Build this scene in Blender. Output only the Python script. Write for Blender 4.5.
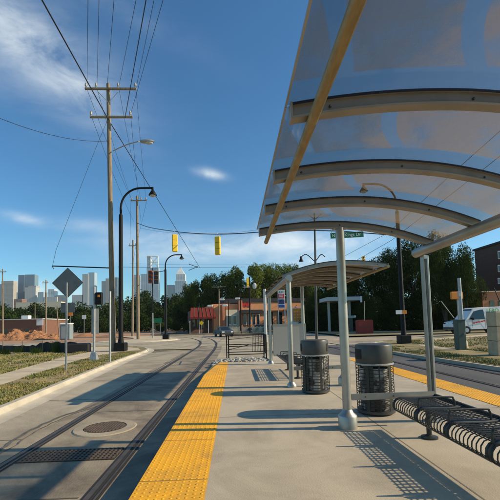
import bpy, math, random
import numpy as np
from mathutils import Matrix, Vector, noise as mnoise
random.seed(7); rng=np.random.default_rng(7)
for o in list(bpy.data.objects): bpy.data.objects.remove(o)
scene=bpy.context.scene
COL=scene.collection

# ------------------------------------------------------------------ camera
EYE=1.48; FPX=365.; CY=298.; ROLL=math.radians(1.4); PITCH=.0700925; YAW=-.042903
cam_d=bpy.data.cameras.new('camera'); cam=bpy.data.objects.new('camera',cam_d); COL.objects.link(cam)
cam_d.sensor_width=36; cam_d.lens=FPX/500*36; cam_d.shift_y=(CY-250)/500
cam_d.clip_start=.05; cam_d.clip_end=8000
cam.matrix_world=Matrix.Translation((0,0,EYE))@Matrix.Rotation(YAW,4,'Z')@Matrix.Rotation(math.pi/2+PITCH,4,'X')@Matrix.Rotation(-ROLL,4,'Z')
scene.camera=cam
def ray(x,y):
    dx=x-250.;dy=-(y-CY)
    ux=dx*math.cos(ROLL)+dy*math.sin(ROLL); uy=-dx*math.sin(ROLL)+dy*math.cos(ROLL)
    Y=FPX*math.cos(PITCH)-uy*math.sin(PITCH); Z=FPX*math.sin(PITCH)+uy*math.cos(PITCH)
    c,s=math.cos(YAW),math.sin(YAW)
    return ux*c-Y*s, ux*s+Y*c, Z
def G(x,y,z=0.):
    d=ray(x,y); t=(z-EYE)/d[2]; return Vector((d[0]*t,d[1]*t,z))
def AT(x,y,Y):
    d=ray(x,y); t=Y/d[1]; return Vector((d[0]*t,Y,EYE+d[2]*t))

# ------------------------------------------------------------------ light
SUN_EL=math.radians(29); SUN_AZ=math.radians(-4.4)   # azimuth from +X towards +Y
sd=Vector((math.cos(SUN_EL)*math.cos(SUN_AZ),math.cos(SUN_EL)*math.sin(SUN_AZ),math.sin(SUN_EL)))
sl=bpy.data.lights.new('sun','SUN'); sl.energy=5.0; sl.angle=math.radians(.5); sl.color=(1,.84,.60)
so=bpy.data.objects.new('sun',sl); COL.objects.link(so)
so.rotation_euler=sd.to_track_quat('Z','Y').to_euler(); so.location=(20,0,30)
world=bpy.data.worlds.new('World'); scene.world=world; world.use_nodes=True
nt=world.node_tree; nt.nodes.clear()
def N(t,**k):
    n=nt.nodes.new(t)
    for a,b in k.items(): setattr(n,a,b)
    return n
L=lambda a,b: nt.links.new(a,b)
def math_n(op,a,b=None,c=None,clamp=False):
    n=N('ShaderNodeMath',operation=op); n.use_clamp=clamp
    for i,v in enumerate((a,b,c)):
        if v is None: continue
        if isinstance(v,(int,float)): n.inputs[i].default_value=v
        else: L(v,n.inputs[i])
    return n.outputs[0]
sky=N('ShaderNodeTexSky'); sky.sky_type='NISHITA'; sky.sun_disc=False
sky.sun_elevation=SUN_EL; sky.sun_rotation=math.pi/2-SUN_AZ
sky.air_density=1.0; sky.dust_density=.5; sky.ozone_density=1.6; sky.altitude=200
tc=N('ShaderNodeTexCoord')
nrm=N('ShaderNodeVectorMath',operation='NORMALIZE'); L(tc.outputs['Generated'],nrm.inputs[0]); DIR=nrm.outputs[0]
def dot(v):
    n=N('ShaderNodeVectorMath',operation='DOT_PRODUCT'); L(DIR,n.inputs[0]); n.inputs[1].default_value=v; return n.outputs['Value']
def cloud_patch(px,py,w,h,ang,strength):
    d=Vector(ray(px,py)).normalized(); r=d.cross(Vector((0,0,1))).normalized(); u=r.cross(d)
    a=math.radians(ang); e1=r*math.cos(a)+u*math.sin(a); e2=-r*math.sin(a)+u*math.cos(a)
    x=math_n('DIVIDE',dot(e1),w/FPX); y=math_n('DIVIDE',dot(e2),h/FPX)
    q=math_n('ADD',math_n('MULTIPLY',x,x),math_n('MULTIPLY',y,y))
    g=math_n('EXPONENT',math_n('MULTIPLY',q,-1.))
    front=math_n('GREATER_THAN',dot(d),0.)
    return math_n('MULTIPLY',math_n('MULTIPLY',g,front),strength)
tot=None
for p in [(36,50,72,30,-26,.42),(5,30,60,24,-15,.34),(85,95,55,16,-38,.22),(211,174,13,4,-12,1.0),(25,219,13,4,-8,.8),(90,226,45,6,0,.45),(200,250,70,12,3,.95),(285,240,40,14,0,.9),(355,240,45,10,5,1.0),(60,292,40,9,0,.6),(30,288,11,6,0,1.0),(320,262,60,8,0,.8),(150,238,60,6,4,.5),(120,5,60,10,-15,.15)]:
    c=cloud_patch(*p); tot=c if tot is None else math_n('ADD',tot,c)
mp=N('ShaderNodeMapping'); mp.inputs['Scale'].default_value=(1,1,2.6); mp.inputs['Rotation'].default_value=(.2,.25,0); L(DIR,mp.inputs[0])
nz=N('ShaderNodeTexNoise'); L(mp.outputs[0],nz.inputs[0]); nz.inputs['Scale'].default_value=7; nz.inputs['Detail'].default_value=9; nz.inputs['Roughness'].default_value=.62; nz.inputs['Distortion'].default_value=.5
mr=N('ShaderNodeMapRange'); L(nz.outputs[0],mr.inputs[0]); mr.inputs[1].default_value=.26; mr.inputs[2].default_value=.80
# sparse clouds elsewhere in the sky
nz2=N('ShaderNodeTexNoise'); L(mp.outputs[0],nz2.inputs[0]); nz2.inputs['Scale'].default_value=2.2; nz2.inputs['Detail'].default_value=4
mr2=N('ShaderNodeMapRange'); L(nz2.outputs[0],mr2.inputs[0]); mr2.inputs[1].default_value=.56; mr2.inputs[2].default_value=.8; mr2.inputs[4].default_value=.08
tot=math_n('ADD',tot,mr2.outputs[0])
fac=math_n('MULTIPLY',math_n('MULTIPLY',tot,mr.outputs[0]),1.0,clamp=True)
mix=N('ShaderNodeMix',data_type='RGBA'); L(fac,mix.inputs[0])
hs=N('ShaderNodeHueSaturation'); hs.inputs['Saturation'].default_value=1.22; L(sky.outputs[0],hs.inputs['Color'])
tint=N('ShaderNodeVectorMath',operation='MULTIPLY'); L(hs.outputs[0],tint.inputs[0]); tint.inputs[1].default_value=(.74,1.14,1.24)
L(tint.outputs[0],mix.inputs[6]); mix.inputs[7].default_value=(7.6,8.2,8.4,1)
bg=N('ShaderNodeBackground'); bg.inputs[1].default_value=.10; L(mix.outputs[2],bg.inputs[0])
out=N('ShaderNodeOutputWorld'); L(bg.outputs[0],out.inputs[0])
scene.view_settings.view_transform='Standard'; scene.view_settings.look='None'; scene.view_settings.gamma=1; scene.view_settings.exposure=.30; scene.view_settings.use_curve_mapping=False
scene.render.resolution_x=1024; scene.render.resolution_y=1024
try:
    scene.cycles.max_bounces=8; scene.cycles.transparent_max_bounces=24
except Exception: pass

# ------------------------------------------------------------------ materials
M={}
def mat(name,col,rough=.7,metal=0,col2=None,scale=3.,detail=5,lo=.35,hi=.65,bump=0,bscale=None,spec=.5,stretch=None,fine=0,fscale=80,extra=None):
    m=bpy.data.materials.new(name); m.use_nodes=True; t=m.node_tree; b=t.nodes['Principled BSDF']
    b.inputs['Roughness'].default_value=rough; b.inputs['Metallic'].default_value=metal
    b.inputs['Specular IOR Level'].default_value=spec
    b.inputs['Base Color'].default_value=(*col,1)
    co=t.nodes.new('ShaderNodeNewGeometry').outputs['Position']
    if stretch:
        mpn=t.nodes.new('ShaderNodeMapping'); mpn.inputs['Scale'].default_value=stretch; t.links.new(co,mpn.inputs[0]); co=mpn.outputs[0]
    cur=None
    if col2 is not None:
        n=t.nodes.new('ShaderNodeTexNoise'); n.inputs['Scale'].default_value=scale; n.inputs['Detail'].default_value=detail; n.inputs['Roughness'].default_value=.6; t.links.new(co,n.inputs[0])
        r=t.nodes.new('ShaderNodeMapRange'); r.inputs[1].default_value=lo; r.inputs[2].default_value=hi; t.links.new(n.outputs[0],r.inputs[0])
        x=t.nodes.new('ShaderNodeMix'); x.data_type='RGBA'; x.inputs[6].default_value=(*col,1); x.inputs[7].default_value=(*col2,1); t.links.new(r.outputs[0],x.inputs[0]); cur=x.outputs[2]
    if fine:
        n=t.nodes.new('ShaderNodeTexNoise'); n.inputs['Scale'].default_value=fscale; n.inputs['Detail'].default_value=3; t.links.new(co,n.inputs[0])
        r=t.nodes.new('ShaderNodeMapRange'); r.inputs[1].default_value=.3; r.inputs[2].default_value=.7; r.inputs[3].default_value=1-fine; r.inputs[4].default_value=1+fine; t.links.new(n.outputs[0],r.inputs[0])
        x=t.nodes.new('ShaderNodeVectorMath'); x.operation='SCALE'
        if cur: t.links.new(cur,x.inputs[0])
        else: x.inputs[0].default_value=col
        t.links.new(r.outputs[0],x.inputs['Scale']); cur=x.outputs[0]
    if cur: t.links.new(cur,b.inputs['Base Color'])
    if bump:
        n=t.nodes.new('ShaderNodeTexNoise'); n.inputs['Scale'].default_value=bscale or scale*6; n.inputs['Detail'].default_value=6; t.links.new(co,n.inputs[0])
        bn=t.nodes.new('ShaderNodeBump'); bn.inputs['Strength'].default_value=bump; bn.inputs['Distance'].default_value=.02; t.links.new(n.outputs[0],bn.inputs['Height']); t.links.new(bn.outputs[0],b.inputs['Normal'])
    M[name]=m
    if extra: extra(m,t,b)
    return m
def grime(m,t,b,amt,col,scale,lo,hi,spots=True,spotscale=3.2):
    """stains of their own shape plus small dark gum and oil spots"""
    src=b.inputs['Base Color'].links[0].from_socket
    g=t.nodes.new('ShaderNodeNewGeometry').outputs['Position']
    n=t.nodes.new('ShaderNodeTexNoise'); n.inputs['Scale'].default_value=scale; n.inputs['Detail'].default_value=10; n.inputs['Roughness'].default_value=.7; n.inputs['Distortion'].default_value=.6; t.links.new(g,n.inputs[0])
    r=t.nodes.new('ShaderNodeMapRange'); r.inputs[1].default_value=lo; r.inputs[2].default_value=hi; r.inputs[4].default_value=amt; t.links.new(n.outputs[0],r.inputs[0]); f=r.outputs[0]
    if spots:
        v=t.nodes.new('ShaderNodeTexVoronoi'); v.inputs['Scale'].default_value=spotscale; t.links.new(g,v.inputs['Vector'])
        sep=t.nodes.new('ShaderNodeSeparateColor'); t.links.new(v.outputs['Color'],sep.inputs[0])
        k=t.nodes.new('ShaderNodeMath'); k.operation='MULTIPLY'; t.links.new(sep.outputs[0],k.inputs[0]); k.inputs[1].default_value=.13
        k2=t.nodes.new('ShaderNodeMath'); k2.operation='SUBTRACT'; t.links.new(k.outputs[0],k2.inputs[0]); k2.inputs[1].default_value=.035
        d=t.nodes.new('ShaderNodeMath'); d.operation='LESS_THAN'; t.links.new(v.outputs['Distance'],d.inputs[0]); t.links.new(k2.outputs[0],d.inputs[1])
        d2=t.nodes.new('ShaderNodeMath'); d2.operation='MULTIPLY'; t.links.new(d.outputs[0],d2.inputs[0]); d2.inputs[1].default_value=.38
        mx=t.nodes.new('ShaderNodeMath'); mx.operation='MAXIMUM'; t.links.new(f,mx.inputs[0]); t.links.new(d2.outputs[0],mx.inputs[1]); f=mx.outputs[0]
    x=t.nodes.new('ShaderNodeMix'); x.data_type='RGBA'; x.inputs[7].default_value=(*col,1); t.links.new(f,x.inputs[0]); t.links.new(src,x.inputs[6]); t.links.new(x.outputs[2],b.inputs['Base Color'])
mat('platform_concrete',(.49,.415,.30),.85,col2=(.40,.335,.24),scale=.8,detail=8,bump=.15,bscale=60,fine=.09,fscale=120,extra=lambda m,t,b: grime(m,t,b,.6,(.20,.165,.12),.9,.44,.72))
mat('track_concrete',(.37,.30,.20),.85,col2=(.24,.195,.135),scale=.5,detail=9,lo=.3,hi=.7,bump=.2,bscale=40,fine=.12,fscale=90,stretch=(1.6,.35,1),extra=lambda m,t,b: grime(m,t,b,.85,(.09,.07,.05),.8,.40,.66,spotscale=2.1))
mat('road_concrete',(.45,.375,.255),.88,col2=(.32,.265,.185),scale=.25,detail=9,bump=.2,bscale=40,fine=.1,fscale=60,stretch=(1.2,.6,1),extra=lambda m,t,b: grime(m,t,b,.7,(.15,.12,.085),.5,.44,.70,spotscale=1.4))
mat('asphalt',(.10,.095,.088),.85,col2=(.06,.058,.055),scale=.4,detail=8,bump=.3,bscale=60,fine=.15,fscale=90,stretch=(1.5,.4,1))
mat('kerb_concrete',(.5,.44,.335),.85,col2=(.38,.33,.25),scale=1.5,bump=.2,bscale=30,fine=.1)
mat('walk_concrete',(.56,.46,.31),.9,col2=(.43,.34,.22),scale=1.2,fine=.08)
mat('joint_dark',(.12,.105,.085),.95)
mat('tar',(.07,.065,.06),.8,col2=(.13,.12,.1),scale=4)
mat('tactile_yellow',(.88,.41,.006),.62,col2=(.66,.33,.02),scale=1.1,detail=11,lo=.42,hi=.72,fine=.10,fscale=35,extra=lambda m,t,b: grime(m,t,b,.45,(.28,.17,.05),1.6,.50,.70))
mat('steel_column',(.42,.41,.37),.42,.75,col2=(.33,.32,.29),scale=3)
mat('roof_frame',(.34,.305,.25),.5,.35,col2=(.27,.245,.20),scale=4)
mat('dark_bench',(.035,.037,.034),.45,.3)
mat('can_grey',(.055,.056,.052),.42,.35,col2=(.075,.073,.066),scale=7)
mat('can_wire',(.035,.035,.032),.5,.3)
mat('liner',(.50,.47,.42),.6,col2=(.06,.055,.05),scale=5,lo=.42,hi=.55)
mat('black_paint',(.009,.0095,.01),.55,spec=.2)
mat('beam_ochre_bounce',(.36,.265,.12),.55,.2,col2=(.25,.18,.08),scale=30,stretch=(1,.3,1))  # ochre bounce of the yellow strip put into the beam colour
mat('wood_pole',(.30,.235,.155),.9,col2=(.16,.12,.08),scale=5,detail=8,stretch=(3,3,.25),bump=.3)
mat('insulator',(.35,.33,.30),.4)
mat('wire_black',(.012,.012,.012),.6)
mat('galv',(.42,.42,.41),.5,.5,col2=(.33,.33,.32),scale=8)
mat('sign_back',(.10,.115,.12),.5,.3,col2=(.13,.145,.15),scale=5)
mat('grass_ground',(.15,.125,.04),.95,col2=(.30,.22,.095),scale=.9,detail=9,lo=.4,hi=.62,bump=.5,bscale=25,fine=.25,fscale=20)
mat('dry_ground',(.28,.215,.115),.95,col2=(.12,.115,.045),scale=.35,detail=9,lo=.42,hi=.62,fine=.2,fscale=6)
mat('grass_blade',(.13,.145,.035),.8,col2=(.30,.235,.085),scale=.9,detail=9,lo=.4,hi=.62,fine=.3,fscale=30)
mat('dirt',(.36,.16,.065),.95,col2=(.26,.125,.06),scale=1.2,detail=8,bump=.6,bscale=6,fine=.2,fscale=5)
mat('lot_ground',(.34,.24,.15),.95,col2=(.38,.19,.09),scale=.12,detail=8,fine=.15,fscale=3)
mat('silt',(.008,.008,.009),.7)
mat('rail_steel',(.10,.08,.06),.5,.6,col2=(.16,.12,.09),scale=6)
mat('groove',(.022,.02,.018),.9)
mat('iron',(.10,.075,.055),.7,.4,col2=(.16,.11,.075),scale=12,bump=.3)
mat('traffic_yellow',(.85,.52,.01),.45)
mat('lens_dark',(.02,.015,.012),.2)
mat('sign_green',(.0,.16,.06),.5)
mat('white_paint',(.75,.74,.70),.4)
mat('white_dim',(.5,.5,.48),.5)
mat('orange_paint',(.75,.24,.02),.5)
mat('red_paint',(.55,.03,.02),.5)
mat('blue_paint',(.02,.07,.30),.5)
mat('navy_paint',(.02,.03,.12),.5)
mat('sign_red',(.65,.04,.07),.5)
mat('green_letter',(.03,.35,.05),.5)
mat('glass_dark',(.015,.02,.022),.08,spec=.8)
mat('tyre',(.012,.012,.012),.85)
mat('car_silver',(.085,.10,.11),.3,.5)
mat('dark_car',(.02,.022,.026),.25,.3)
mat('cabinet_green',(.045,.075,.06),.5)
mat('stone_block',(.50,.40,.26),.85,col2=(.38,.30,.19),scale=3,bump=.3)
mat('rock_pale',(.42,.40,.35),.9,col2=(.22,.21,.18),scale=4,bump=.5)
mat('bark',(.06,.045,.03),.95,col2=(.10,.08,.055),scale=6,bump=.6)
mat('awning_red',(.17,.03,.022),.9,spec=.1)
mat('stucco_peach',(.74,.33,.15),.9,col2=(.66,.29,.13),scale=1)
mat('stucco_cream',(.62,.52,.36),.9)
mat('panel_grey',(.42,.40,.36),.5,.1)
mat('roof_dark',(.03,.03,.035),.8)
mat('porta_grey',(.22,.27,.28),.5)
def brick(name,c1,c2,mortar,sc):
    def ex(m,t,b):
        g=t.nodes.new('ShaderNodeNewGeometry'); s=t.nodes.new('ShaderNodeSeparateXYZ'); t.links.new(g.outputs['Position'],s.inputs[0])
        a=t.nodes.new('ShaderNodeMath'); a.operation='ADD'; t.links.new(s.outputs[0],a.inputs[0]); t.links.new(s.outputs[1],a.inputs[1])
        c=t.nodes.new('ShaderNodeCombineXYZ'); t.links.new(a.outputs[0],c.inputs[0]); t.links.new(s.outputs[2],c.inputs[1])
        br=t.nodes.new('ShaderNodeTexBrick'); t.links.new(c.outputs[0],br.inputs[0]); br.inputs['Color1'].default_value=(*c1,1); br.inputs['Color2'].default_value=(*c2,1); br.inputs['Mortar'].default_value=(*mortar,1); br.inputs['Scale'].default_value=sc
        br.inputs['Mortar Size'].default_value=.012
        t.links.new(br.outputs[0],b.inputs['Base Color'])
    return mat(name,c1,.9,extra=ex)
brick('brick_red',(.19,.085,.05),(.15,.065,.04),(.2,.16,.12),2.5)
brick('brick_dark',(.15,.065,.042),(.11,.05,.034),(.13,.10,.08),2.5)
brick('brick_orange',(.55,.20,.09),(.48,.17,.08),(.5,.35,.25),2.5)
def facade(name,wall,glass,sx,sz,wfrac=.6,hfrac=.55,metal=.0,rough=.5):
    """window grid on a far tower: one wall colour and one glass colour"""
    def ex(m,t,b):
        g=t.nodes.new('ShaderNodeNewGeometry'); s=t.nodes.new('ShaderNodeSeparateXYZ'); t.links.new(g.outputs['Position'],s.inputs[0])
        def mn(op,a,bb):
            n=t.nodes.new('ShaderNodeMath'); n.operation=op
            for i,v in enumerate((a,bb)):
                if isinstance(v,(int,float)): n.inputs[i].default_value=v
                else: t.links.new(v,n.inputs[i])
            return n.outputs[0]
        h=mn('ADD',s.outputs[0],s.outputs[1])
        fx=mn('FRACT',mn('DIVIDE',h,sx*.55),0); fz=mn('FRACT',mn('DIVIDE',s.outputs[2],sz*.42),0)
        k=mn('MULTIPLY',mn('LESS_THAN',fx,wfrac),mn('LESS_THAN',fz,hfrac))
        x=t.nodes.new('ShaderNodeMix'); x.data_type='RGBA'; x.inputs[6].default_value=(*wall,1); x.inputs[7].default_value=(*glass,1); t.links.new(k,x.inputs[0]); t.links.new(x.outputs[2],b.inputs['Base Color'])
    return mat(name,wall,rough,metal,extra=ex)
def leafmat(name,c1,c2,tr=.35):
    m=bpy.data.materials.new(name); m.use_nodes=True; t=m.node_tree; t.nodes.clear()
    g=t.nodes.new('ShaderNodeNewGeometry'); oi=t.nodes.new('ShaderNodeObjectInfo')
    nn=t.nodes.new('ShaderNodeTexNoise'); nn.inputs['Scale'].default_value=.6; nn.inputs['Detail'].default_value=4; t.links.new(g.outputs['Position'],nn.inputs[0])
    a=t.nodes.new('ShaderNodeMath'); a.operation='MULTIPLY_ADD'; t.links.new(g.outputs['Random Per Island'],a.inputs[0]); a.inputs[1].default_value=.5
    b2=t.nodes.new('ShaderNodeMath'); b2.operation='MULTIPLY_ADD'; t.links.new(oi.outputs['Random'],b2.inputs[0]); b2.inputs[1].default_value=.5; b2.inputs[2].default_value=-.25
    c=t.nodes.new('ShaderNodeMath'); c.operation='MULTIPLY_ADD'; t.links.new(nn.outputs[0],c.inputs[0]); c.inputs[1].default_value=.9; t.links.new(b2.outputs[0],c.inputs[2]); 
    t.links.new(c.outputs[0],a.inputs[2])
    x=t.nodes.new('ShaderNodeMix'); x.data_type='RGBA'; x.clamp_factor=True; x.inputs[6].default_value=(*c1,1); x.inputs[7].default_value=(*c2,1); 
    a2=t.nodes.new('ShaderNodeMath'); a2.operation='SUBTRACT'; t.links.new(a.outputs[0],a2.inputs[0]); a2.inputs[1].default_value=.25; t.links.new(a2.outputs[0],x.inputs[0])
    d=t.nodes.new('ShaderNodeBsdfDiffuse'); t.links.new(x.outputs[2],d.inputs[0])
    tl=t.nodes.new('ShaderNodeBsdfTranslucent'); t.links.new(x.outputs[2],tl.inputs[0])
    ms=t.nodes.new('ShaderNodeMixShader'); ms.inputs[0].default_value=tr; t.links.new(d.outputs[0],ms.inputs[1]); t.links.new(tl.outputs[0],ms.inputs[2])
    o=t.nodes.new('ShaderNodeOutputMaterial'); t.links.new(ms.outputs[0],o.inputs[0]); M[name]=m
leafmat('leaf_mid',(.028,.058,.012),(.17,.21,.04))
leafmat('leaf_dark',(.015,.03,.008),(.06,.09,.022),.3)
leafmat('leaf_near',(.010,.022,.006),(.07,.095,.022),.3)
leafmat('leaf_light',(.03,.05,.012),(.12,.15,.035))

# ------------------------------------------------------------------ mesh helpers
ORG={}
class MB:
    def __init__(s): s.v=[]; s.f=[]
    def quad(s,*p):
        n=len(s.v); s.v+= [tuple(q) for q in p]; s.f.append(tuple(range(n,n+len(p)))); return s
    def box(s,c,d,rz=0,mtx=None,taper=1.):
        n=len(s.v); x,y,z=[k/2 for k in d]
        m=mtx or Matrix.Rotation(rz,4,'Z')
        for k in (-1,1):
            t=taper if k>0 else 1
            for i,j in((-1,-1),(1,-1),(1,1),(-1,1)):
                q=m@Vector((i*x*t,j*y*t,k*z)); s.v.append((q.x+c[0],q.y+c[1],q.z+c[2]))
        s.f+=[(n,n+3,n+2,n+1),(n+4,n+5,n+6,n+7),(n,n+1,n+5,n+4),(n+1,n+2,n+6,n+5),(n+2,n+3,n+7,n+6),(n+3,n,n+4,n+7)]; return s
    def rbox(s,c,d,b=.01,rz=0):
        """box with bevelled vertical and horizontal edges"""
        x,y,z=[k/2 for k in d]; b=min(b,x*.9,y*.9,z*.9); n=len(s.v); m=Matrix.Rotation(rz,3,'Z')
        rings=[(-z,b),(-z+b,0),(z-b,0),(z,b)]
        for zz,ins in rings:
            xx,yy=x-ins,y-ins
            for px,py in ((-xx+b,-yy),(xx-b,-yy),(xx,-yy+b),(xx,yy-b),(xx-b,yy),(-xx+b,yy),(-xx,yy-b),(-xx,-yy+b)):
                q=m@Vector((px,py,0)); s.v.append((c[0]+q.x,c[1]+q.y,c[2]+zz))
        for r in range(3):
            for i in range(8):
                a=n+r*8+i; bb=n+r*8+(i+1)%8; s.f.append((a,bb,bb+8,a+8))
        s.f.append(tuple(n+i for i in range(7,-1,-1))); s.f.append(tuple(n+24+i for i in range(8))); return s
    def tube(s,pts,r,n=8,cap=True,closed=False):
        pts=[Vector(p) for p in pts]; k=len(pts); rr=r if isinstance(r,(list,tuple)) else [r]*k
        base=len(s.v); prev=None
        for i,p in enumerate(pts):
            if closed: d=(pts[(i+1)%k]-pts[i-1])
            else: d=(pts[min(i+1,k-1)]-pts[max(i-1,0)])
            d.normalize()
            if prev is None:
                u=d.orthogonal().normalized()
                if abs(d.z)>.9: u=Vector((1,0,0))-d*d.x; u.normalize()
            else:
                u=prev-d*prev.dot(d)
                if u.length<1e-6: u=d.orthogonal()
                u.normalize()
            prev=u; w=d.cross(u)
            for j in range(n):
                a=2*math.pi*(j+.5)/n; q=p+(u*math.cos(a)+w*math.sin(a))*rr[i]; s.v.append(tuple(q))
        for i in range(k-(0 if closed else 1)):
            for j in range(n):
                a=base+i*n+j; b=base+i*n+(j+1)%n; i2=(i+1)%k; c=base+i2*n+(j+1)%n; d_=base+i2*n+j; s.f.append((a,b,c,d_))
        if cap and not closed:
            s.f.append(tuple(base+j for j in range(n-1,-1,-1))); s.f.append(tuple(base+(k-1)*n+j for j in range(n)))
        return s
    def cyl(s,c,r,z0,z1,n=24,r2=None): 
        return s.tube([(c[0],c[1],z0),(c[0],c[1],z1)],[r,r if r2 is None else r2],n)
    def lathe(s,c,prof,n=28,a0=0,a1=2*math.pi):
        base=len(s.v); full=abs(a1-a0-2*math.pi)<1e-6; m=n if full else n+1
        for r,z in prof:
            for j in range(m):
                a=a0+(a1-a0)*j/n; s.v.append((c[0]+r*math.cos(a),c[1]+r*math.sin(a),z))
        for i in range(len(prof)-1):
            for j in range(n):
                j2=(j+1)%m; s.f.append((base+i*m+j,base+i*m+j2,base+(i+1)*m+j2,base+(i+1)*m+j))
        return s
    def prism(s,poly,z0,z1):
        n=len(s.v);k=len(poly)
        s.v+=[(p[0],p[1],z0) for p in poly]+[(p[0],p[1],z1) for p in poly]
        s.f.append(tuple(n+i for i in range(k-1,-1,-1))); s.f.append(tuple(n+k+i for i in range(k)))
        for i in range(k): j=(i+1)%k; s.f.append((n+i,n+j,n+k+j,n+k+i))
        return s
    def extr(s,poly,axis,a,b):
        """poly of (u,z) extruded along x ('X') or y ('Y') from a to b"""
        n=len(s.v);k=len(poly)
        for t in(a,b):
            for u,z in poly: s.v.append((t,u,z) if axis=='X' else (u,t,z))
        s.f.append(tuple(n+i for i in range(k-1,-1,-1))); s.f.append(tuple(n+k+i for i in range(k)))
        for i in range(k): j=(i+1)%k; s.f.append((n+i,n+j,n+k+j,n+k+i))
        return s
    def ico(s,c,r,sub=1,jit=0):
        import bmesh
        bm=bmesh.new(); bmesh.ops.create_icosphere(bm,subdivisions=sub,radius=1); n=len(s.v)
        rr=r if isinstance(r,(tuple,list)) else (r,r,r)
        for v in bm.verts:
            k=1+random.uniform(-jit,jit); s.v.append((c[0]+v.co.x*rr[0]*k,c[1]+v.co.y*rr[1]*k,c[2]+v.co.z*rr[2]*k))
        for f in bm.faces: s.f.append(tuple(n+v.index for v in f.verts))
        bm.free(); return s
    def build(s,name,m,parent=None,smooth=False,kind=None,label=None):
        me=bpy.data.meshes.new(name)
        v=s.v
        if parent is not None:
            o_=ORG[parent.name]; v=[(a-o_[0],b-o_[1],c-o_[2]) for a,b,c in v]
        me.from_pydata(v,[],s.f); me.update()
        me.materials.append(M[m] if isinstance(m,str) else m)
        if smooth:
            for p in me.polygons: p.use_smooth=True
            try: me.set_sharp_from_angle(angle=math.radians(40))
            except Exception: pass
        o=bpy.data.objects.new(name,me); COL.objects.link(o)
        if parent is not None: o.parent=parent; ORG[o.name]=ORG[parent.name]
        else: ORG[o.name]=(0,0,0)
        if kind: o['kind']=kind
        if label: o['label']=label
        return o
def fixnormals(o):
    import bmesh
    bm=bmesh.new(); bm.from_mesh(o.data); bmesh.ops.recalc_face_normals(bm,faces=bm.faces); bm.to_mesh(o.data); bm.free()
def thing(name,label,cat,loc=(0,0,0),group=None):
    o=bpy.data.objects.new(name,None); COL.objects.link(o); o.location=loc; o.empty_display_size=.2
    ORG[o.name]=tuple(loc); o['label']=label; o['category']=cat
    if group: o['group']=group
    return o
def solo(o,label,cat,group=None):
    o['label']=label; o['category']=cat
    if group: o['group']=group
    return o
KIDS={}
def copy_tree(o,parent=None):
    c=o.copy(); COL.objects.link(c)
    if parent is not None: c.parent=parent
    for ch in [k for k in bpy.data.objects if k.parent==o]: copy_tree(ch,c)
    return c
def text_mesh(txt,size,name,m,parent,mtx,extr=.004):
    cu=bpy.data.curves.new(name,'FONT'); cu.body=txt; cu.size=size; cu.extrude=extr; cu.align_x='CENTER'; cu.align_y='CENTER'
    t=bpy.data.objects.new(name,cu); COL.objects.link(t); dg=bpy.context.evaluated_depsgraph_get()
    me=bpy.data.meshes.new_from_object(t.evaluated_get(dg)); bpy.data.objects.remove(t)
    me.transform(mtx); o_=ORG[parent.name]; me.transform(Matrix.Translation((-o_[0],-o_[1],-o_[2])))
    me.materials.clear(); me.materials.append(M[m]); o=bpy.data.objects.new(name,me); COL.objects.link(o); o.parent=parent; ORG[o.name]=o_; return o
def face_cam(loc): return Matrix.Translation(loc)@Matrix.Rotation(math.pi/2,4,'X')   # text that faces -Y
def sheet(name,poly,z,m,kind='structure'):
    return MB().quad(*[(p[0],p[1],z) for p in poly]).build(name,m,kind=kind)
S=-.25
# ------------------------------------------------------------------ ground and roads
sheet('ground',[(-2500,-90),(2500,-90),(2500,1900),(-2500,1900)],-.30,'dry_ground')
# road: track lane (concrete) left of the platform, wide crossing beyond it
kerbL=[(-4.35,-12),(-4.5,-4),(-4.62,4),(-4.81,7.78),(-5.11,11.15),(-5.45,15.5),(-5.72,19.42),(-5.88,24.0),(-6.15,26.2),(-6.9,28.6),(-8.2,30.6),(-10.2,32.2),(-14,33.6),(-24,35.4),(-60,42)]
sheet('left_road',[(-.94,-12),(-.94,15),(-.94,27)]+[(p[0]+.02,p[1]) for p in kerbL[7:2:-1]]+[(p[0],p[1]) for p in kerbL[2::-1]],S,'road_concrete')
sheet('crossing_road',[(60,27),(60,64),(-11,64),(-60,64)]+kerbL[:6:-1][:0]+[(-60,40)]+[(-24,35.0),(-14,33.2),(-10.2,31.8),(-8.2,30.2),(-6.9,28.3),(-6.1,27)],S,'road_concrete')
sheet('right_road',[(4.98,-12),(9.9,-12),(9.4,4),(8.98,8),(8.66,11.7),(8.2,17.5),(8.1,20),(8.6,24),(10.5,26.9),(10.5,27),(4.98,27)],S,'asphalt')
sheet('middle_road',[(-.94,14),(4.98,14),(4.98,27),(-.94,27)],S,'road_concrete')
sheet('track_slab',[(-3.36,-12),(-.98,-12),(-.98,16),(-.95,24),(-1.1,30),(-2.9,30),(-3.3,22)],S+.006,'track_concrete')
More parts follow.
